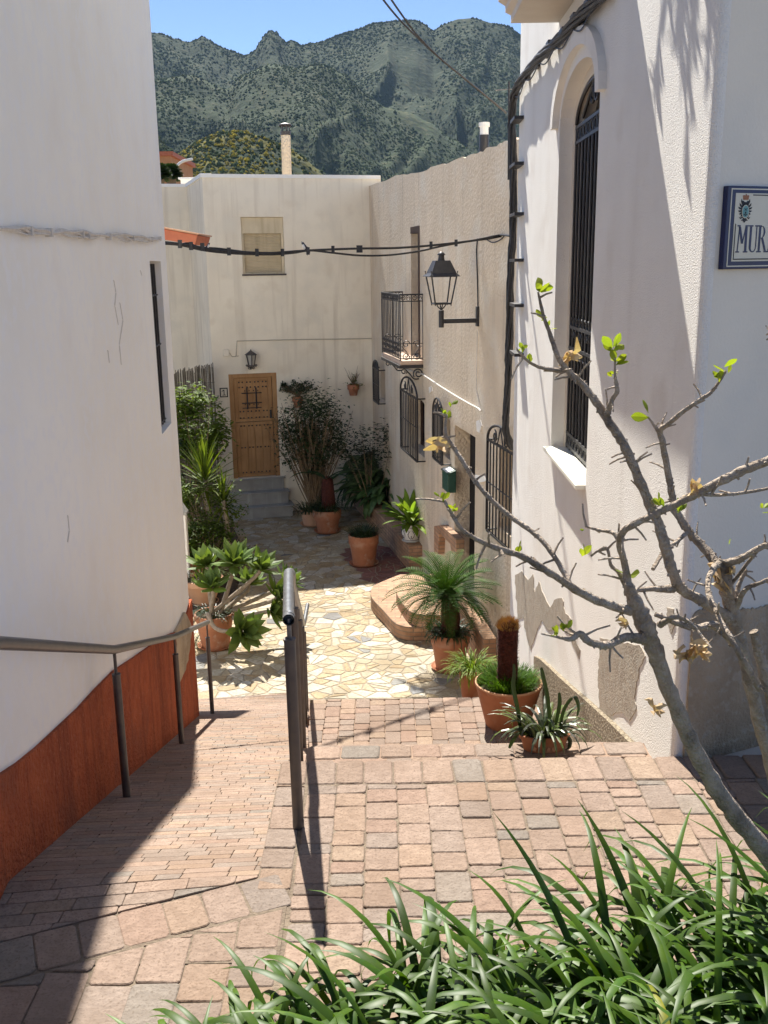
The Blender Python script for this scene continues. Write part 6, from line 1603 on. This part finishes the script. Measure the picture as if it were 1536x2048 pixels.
# ================================================================== THE FIG TREE
def fig_tree():
    q = random.Random(301); YT = 1.80
    base = atY(1690, 1930, YT); root = thing('fig_tree', 'pruned fig tree with bare knobbly grey branches and first yellow-green leaves in the planting bed', 'tree', Vector((base.x, YT, .5)))
    trunk = [(1720, 2060, 76, 0), (1650, 1880, 72, 0), (1580, 1770, 68, 0), (1500, 1665, 62, 0), (1440, 1590, 58, 0), (1385, 1490, 54, 0), (1340, 1385, 54, 0), (1312, 1310, 58, 0), (1295, 1262, 62, 0), (1280, 1225, 58, 0), (1265, 1192, 44, 0), (1258, 1168, 32, 0)]
    second = [(1700, 2060, 60, .15), (1610, 1760, 54, .15), (1560, 1590, 48, .15), (1525, 1470, 44, .15), (1502, 1370, 42, .15), (1482, 1290, 42, .15), (1462, 1215, 46, .15), (1448, 1155, 50, .15), (1440, 1120, 44, .15)]
    third = [(1680, 1900, 46, -.1), (1590, 1560, 42, -.1), (1545, 1400, 40, -.1), (1522, 1320, 36, -.1), (1508, 1262, 30, -.1)]
    br = [
        [(1262, 1222, 30, 0), (1225, 1212, 26, -.03), (1170, 1190, 23, -.05), (1110, 1152, 21, -.08), (1050, 1116, 19, -.1), (1000, 1098, 17, -.12), (960, 1082, 14, -.14), (925, 1060, 12, -.15), (905, 1030, 11, -.15), (888, 1000, 8, -.15)],
        [(1140, 1170, 17, -.06), (1112, 1118, 15, -.02), (1075, 1072, 15, .02), (1030, 1040, 14, .05), (985, 1002, 14, .08), (950, 962, 13, .1), (925, 922, 13, .12), (905, 892, 12, .14), (890, 868, 10, .15), (893, 832, 6, .16)],
        [(1290, 1278, 34, 0), (1248, 1275, 24, -.06), (1215, 1290, 22, -.1), (1180, 1284, 22, -.12), (1160, 1268, 19, -.12), (1142, 1278, 14, -.13), (1115, 1274, 8, -.14)],
        [(1258, 1190, 28, 0), (1250, 1132, 20, .02), (1240, 1088, 20, .0), (1246, 1064, 20, -.02), (1272, 1046, 20, -.04), (1312, 1028, 19, -.05), (1352, 1008, 20, -.06), (1392, 988, 24, -.06), (1442, 962, 26, -.06), (1500, 935, 28, -.05), (1580, 905, 28, -.05)],
        [(1242, 1090, 18, 0), (1226, 1066, 12, .02), (1196, 1060, 9, .04), (1170, 1052, 6, .05)],
        [(1472, 1245, 34, .15), (1408, 1204, 30, .12), (1362, 1178, 28, .1), (1342, 1135, 30, .1), (1330, 1090, 30, .1), (1314, 1040, 28, .12), (1290, 988, 28, .14), (1266, 930, 27, .15), (1242, 880, 26, .16), (1216, 842, 26, .17), (1198, 812, 23, .18), (1168, 772, 20, .2), (1140, 745, 18, .2), (1116, 714, 15, .2), (1100, 668, 12, .22), (1086, 628, 10, .22), (1076, 584, 6, .22)],
        [(1212, 835, 20, .17), (1224, 800, 14, .15), (1234, 782, 14, .14), (1230, 752, 8, .14), (1230, 716, 6, .14)],
        [(1122, 742, 13, .2), (1082, 735, 10, .18), (1056, 722, 8, .16), (1033, 698, 6, .15)],
        [(1446, 1160, 36, .15), (1420, 1110, 26, .2), (1382, 1068, 22, .24), (1360, 1035, 22, .26), (1346, 1000, 20, .28), (1335, 940, 18, .3), (1325, 885, 18, .3), (1320, 862, 17, .3), (1336, 848, 14, .28), (1370, 820, 13, .26), (1400, 800, 12, .25), (1426, 780, 10, .25), (1452, 742, 6, .24)],
        [(1320, 868, 14, .3), (1308, 850, 8, .3), (1296, 834, 5, .3)],
        [(1346, 1178, 24, .1), (1300, 1178, 16, .06), (1262, 1182, 14, .02)],
        [(1484, 1300, 30, .15), (1432, 1252, 24, .08), (1392, 1256, 18, .02), (1352, 1246, 16, 0), (1310, 1228, 14, 0)],
        [(1442, 1130, 26, .15), (1480, 1118, 20, .12), (1520, 1096, 17, .1), (1580, 1070, 14, .08)],
        [(1470, 1220, 20, .15), (1490, 1180, 14, .12), (1520, 1166, 12, .1), (1580, 1140, 9, .1)],
        [(1470, 1215, 18, .15), (1478, 1170, 13, .17), (1492, 1140, 12, .18)],
        [(1440, 1125, 22, .15), (1425, 1140, 18, .08), (1416, 1180, 16, .02), (1440, 1240, 16, -.05), (1475, 1300, 18, -.1), (1520, 1380, 20, -.1)],
        [(1320, 1250, 20, 0), (1345, 1235, 14, -.04), (1372, 1240, 11, -.06), (1396, 1262, 9, -.07)],
        [(1268, 1215, 16, 0), (1240, 1150, 12, .04), (1222, 1130, 10, .05), (1212, 1095, 8, .06), (1182, 1112, 6, .07)],
        [(1375, 1065, 12, .24), (1352, 1084, 12, .2), (1330, 1100, 12, .16), (1306, 1138, 12, .1)],
        [(1390, 988, 10, -.06), (1440, 990, 10, -.06), (1490, 985, 9, -.04), (1545, 975, 8, -.02)],
        [(1536, 655, 12, .1), (1560, 668, 14, .1), (1600, 690, 16, .1)],
        [(1460, 1172, 12, .15), (1500, 1120, 10, .12), (1530, 1085, 8, .1)],
    ]
    SC = [.58]
    def pts3(L, k):
        P = smooth_line([atY(x, y, YT + dy) for x, y, w_, dy in L], k); W_ = smooth_line([Vector((w_, 0, 0)) for x, y, w_, dy in L], k)
        return P, [max(.0015, w.x * .5 * SC[0] * mpp(p)) for p, w in zip(P, W_)]
    def knobby(L, n, k=6):
        P, r = pts3(L, k); rr = [a * (1 + q.uniform(-.07, .13)) for a in r]; P = [p + Vector([q.uniform(-.10, .10) * a for _ in range(3)]) for p, a in zip(P, r)]; m.tube(P, rr, n); return P, r
    lines = []
    for L in (trunk, second, third):
        m = MB(); lines.append(knobby(L, 14)); m.build('trunk', MT['bark'], root, smooth=True)
    SC[0] = .70
    for L in br:
        m = MB(); P, r = knobby(L, 9); lines.append((P, r))
        for i in range(len(P)):                     # leaf scars and knuckles
            if q.random() < .8:
                d = Vector((q.uniform(-1, 1), q.uniform(-1, .3), q.uniform(-1, 1))).normalized(); a = P[i] + d * r[i] * .7; m.tube([a, a + d * r[i] * q.uniform(.5, .9)], [r[i] * .42, r[i] * .22], 6)
        for i in range(int(len(P) * .24)):          # thorny spur twigs
            j = q.randrange(len(P)); t = (P[min(j + 1, len(P) - 1)] - P[max(j - 1, 0)]).normalized(); d = (t.orthogonal() * q.uniform(-1, 1) + t.cross(t.orthogonal()) * q.uniform(-1, 1) + t * q.uniform(-.2, .6)).normalized(); l = q.uniform(.012, .055); w_ = .0017
            mid = P[j] + d * l * .55 + t * l * .05; m.tube([P[j], mid, P[j] + d * l], [w_ * 1.6, w_ * 1.2, w_], 5)
        m.build('branch', MT['bark'], root, smooth=True)
    # young leaves at the tips
    def leafcup(mb, P, d, s):
        d = d.normalized(); sd = d.orthogonal().normalized(); a = q.random() * 6.28; sd = (sd * math.cos(a) + d.cross(sd) * math.sin(a)).normalized(); n = sd.cross(d)
        pts = [P + d * s * t + n * s * .22 * t * t for t in (0, .18, .38, .58, .78, .92, 1.02)]; mb.ribbon(pts, [s * w_ for w_ in (.02, .13, .24, .30, .26, .15, .015)], sd, .3, tone_v(q, .75, 1.35))
    spots = [(1076, 582, .22, 6, 34), (1087, 640, .22, 3, 28), (1096, 660, .22, 2, 24), (1040, 700, .15, 4, 18), (1058, 725, .16, 3, 20), (1228, 700, .14, 7, 34), (1228, 725, .14, 5, 30), (1232, 748, .14, 3, 22), (1295, 832, .3, 2, 40), (1440, 760, .24, 4, 26), (1452, 740, .24, 3, 30), (1325, 1010, .1, 5, 32), (1360, 1022, .1, 5, 34), (893, 832, .16, 4, 24), (905, 812, .16, 2, 22), (885, 998, -.15, 4, 20), (905, 1022, -.15, 3, 20), (1040, 1105, -.1, 2, 26), (1028, 1110, -.1, 2, 20), (1168, 1108, .07, 3, 30), (1263, 1150, .02, 2, 34), (1115, 1270, -.14, 6, 24), (1130, 1262, -.14, 4, 22), (1530, 1022, .0, 3, 26), (1345, 1180, .1, 1, 18), (1165, 1058, .05, 1, 16), (1462, 1095, .14, 1, 16)]
    for x, y, dy, n, s in spots:
        P = atY(x, y, YT + dy); k = mpp(P); m = MB()
        for i in range(n): leafcup(m, P + Vector([q.uniform(-6, 6) * k for _ in range(3)]), Vector((q.uniform(-1, 1), q.uniform(-.6, .6), q.uniform(.0, 1.2))), s * k * q.uniform(.55, 1.0))
        m.build('young_leaf', MT['leaf_y'], root)
    for x, y, dy, s in ((872, 878, .15, 34), (1133, 703, .2, 34), (1386, 966, -.06, 34), (1452, 1150, .15, 40), (1448, 1135, .15, 34), (1388, 1290, -.07, 38), (1372, 1300, -.07, 30), (1402, 1305, -.07, 24), (1310, 1412, -.02, 24), (1250, 1240, -.05, 20)):
        P = atY(x, y, YT + dy); k = mpp(P); m = MB()
        for i in range(5):
            d = Vector((q.uniform(-.7, .7), q.uniform(-.5, .5), q.uniform(-1.1, .35))).normalized(); sd = d.orthogonal().normalized(); pts = [P + d * s * k * t + sd.cross(d) * s * k * .28 * math.sin(t * 4 + i) + sd * s * k * .15 * math.sin(5 * t + i) for t in (0, .25, .5, .75, 1)]; m.ribbon(pts, [s * k * w_ for w_ in (.03, .22, .30, .2, .05)], sd, .55)
        m.build('withered_leaf', MT['dry'], root)
fig_tree()

# ================================================================== THE PLANTING BED IN FRONT
def front_bed():
    m = MB(); P = [(-.72, .3), (-.60, 1.2), (-.30, 1.62), (.2, 1.75), (1.1, 1.85), (3.0, 2.2), (3.0, .3)]
    m.prism([Vector((x, y, -.4)) for x, y in P], (0, 0, 1.0)); root = setting(m.build('planting_bed', MT['soil'], loc=(1, 1, 0)))
    q = random.Random(401); m = MB()
    def inside(x, y):
        c = False; n = len(P)
        for i in range(n):
            (x1, y1), (x2, y2) = P[i], P[i - 1]
            if (y1 > y) != (y2 > y) and x < (x2 - x1) * (y - y1) / (y2 - y1) + x1: c = not c
        return c
    k = 0
    while k < 6200:
        x, y = q.uniform(-.66, 2.3), q.uniform(.7, 2.0)
        if not inside(x, y): continue
        k += 1
        a = q.gauss(2.5, 1.2) if q.random() < .7 else q.random() * 6.283
        L_ = q.uniform(.22, .50) * (1.1 if x > .3 else .9 if x > -.2 else .72); seg = 10
        kk = tone_v(q, .65, 1.45, .03)
        if q.random() < .006: kk = (4.2, 2.0, 1.6)
        blade(m, (x, y, .6), a, q.uniform(.1, .95), L_, q.uniform(.012, .021), q.uniform(.6, 2.3), q, seg, .22, kk, .5)
    for x, y, a, t, L_, d in ((.42, 1.62, 2.4, .35, .50, .3), (.55, 1.7, 2.1, .35, .46, .35), (.30, 1.6, 2.7, .45, .48, .5), (.75, 1.75, 2.5, .4, .46, .4), (.12, 1.55, 2.6, .5, .45, .8), (.95, 1.75, 2.6, .5, .48, .4), (1.15, 1.8, 2.8, .6, .50, .4), (1.25, 1.85, 3.0, .75, .5, .5), (.2, 1.6, .6, .5, .4, .8), (.65, 1.7, .8, .5, .42, .9), (.0, 1.5, 2.7, .6, .45, .7), (-.25, 1.4, 2.4, .5, .38, .9), (.85, 1.75, 1.2, .4, .45, .6), (1.4, 1.85, 2.6, .5, .55, .6), (1.3, 1.8, 2.2, .4, .5, .6), (1.05, 1.8, 2.9, .55, .5, .8)):
        blade(m, (x, y, .6), a, t, L_, .021, d, q, 12, .22, tone_v(q, .7, 1.2, .02), .5)
    setting(m.build('grass', MT['grass'], loc=(.6, 1.3, .45), smooth=True), 'stuff', 'thick clump of green strap leaves filling the near right corner', 'grass')
front_bed()

def balcony_plant():
    q = random.Random(501); c = RW.pt(RW.px(1118, 45)[0] - 1.85, 4.0, .2)
    root = thing('trailing_plant', 'trailing plant on the balcony edge above the arched window, throwing streaky shade on the wall', 'plant', c)
    st = MB(); lv = MB()
    for i in range(26):
        a = RW.pt(q.uniform(.80, 1.5), q.uniform(4.3, 5.2), q.uniform(.06, .26)); b = a + Vector((q.uniform(-.03, .03), q.uniform(-.25, .1), -q.uniform(.3, .75)))
        P = smooth_line([a, a.lerp(b, .5) + Vector((0, q.uniform(-.08, .08), 0)), b], 5); st.tube(P, .006, 5)
        for k in range(9):
            p = q.choice(P); lv.ribbon([p, p + Vector((q.uniform(-.02, .02), q.uniform(-.06, .06), -.09)), p + Vector((q.uniform(-.03, .03), q.uniform(-.1, .1), -.20))], [.01, .032, .004], Vector((q.uniform(-.3, .3), 1, 0)), .2, tone_v(q))
    st.build('stems', MT['twig'], root); lv.build('foliage', MT['leaf'], root)
balcony_plant()

def haze():
    m = bpy.data.materials.new('haze'); m.use_nodes = True; N = m.node_tree.nodes; L = m.node_tree.links; N.remove(N['Principled BSDF'])
    v = N.new('ShaderNodeVolumePrincipled'); v.inputs['Color'].default_value = (.50, .70, .98, 1); v.inputs['Density'].default_value = HAZE; v.inputs['Anisotropy'].default_value = 0
    L.new(v.outputs[0], N['Material Output'].inputs['Volume'])
    b = MB(); b.abox((-4500, -200, -10), (4500, 5000, 900)); o = b.build('haze', m, loc=(0, 0, 0)); setting(o, 'stuff', 'thin blue air in front of the mountains', 'haze')
HAZE = 0.000034
haze()
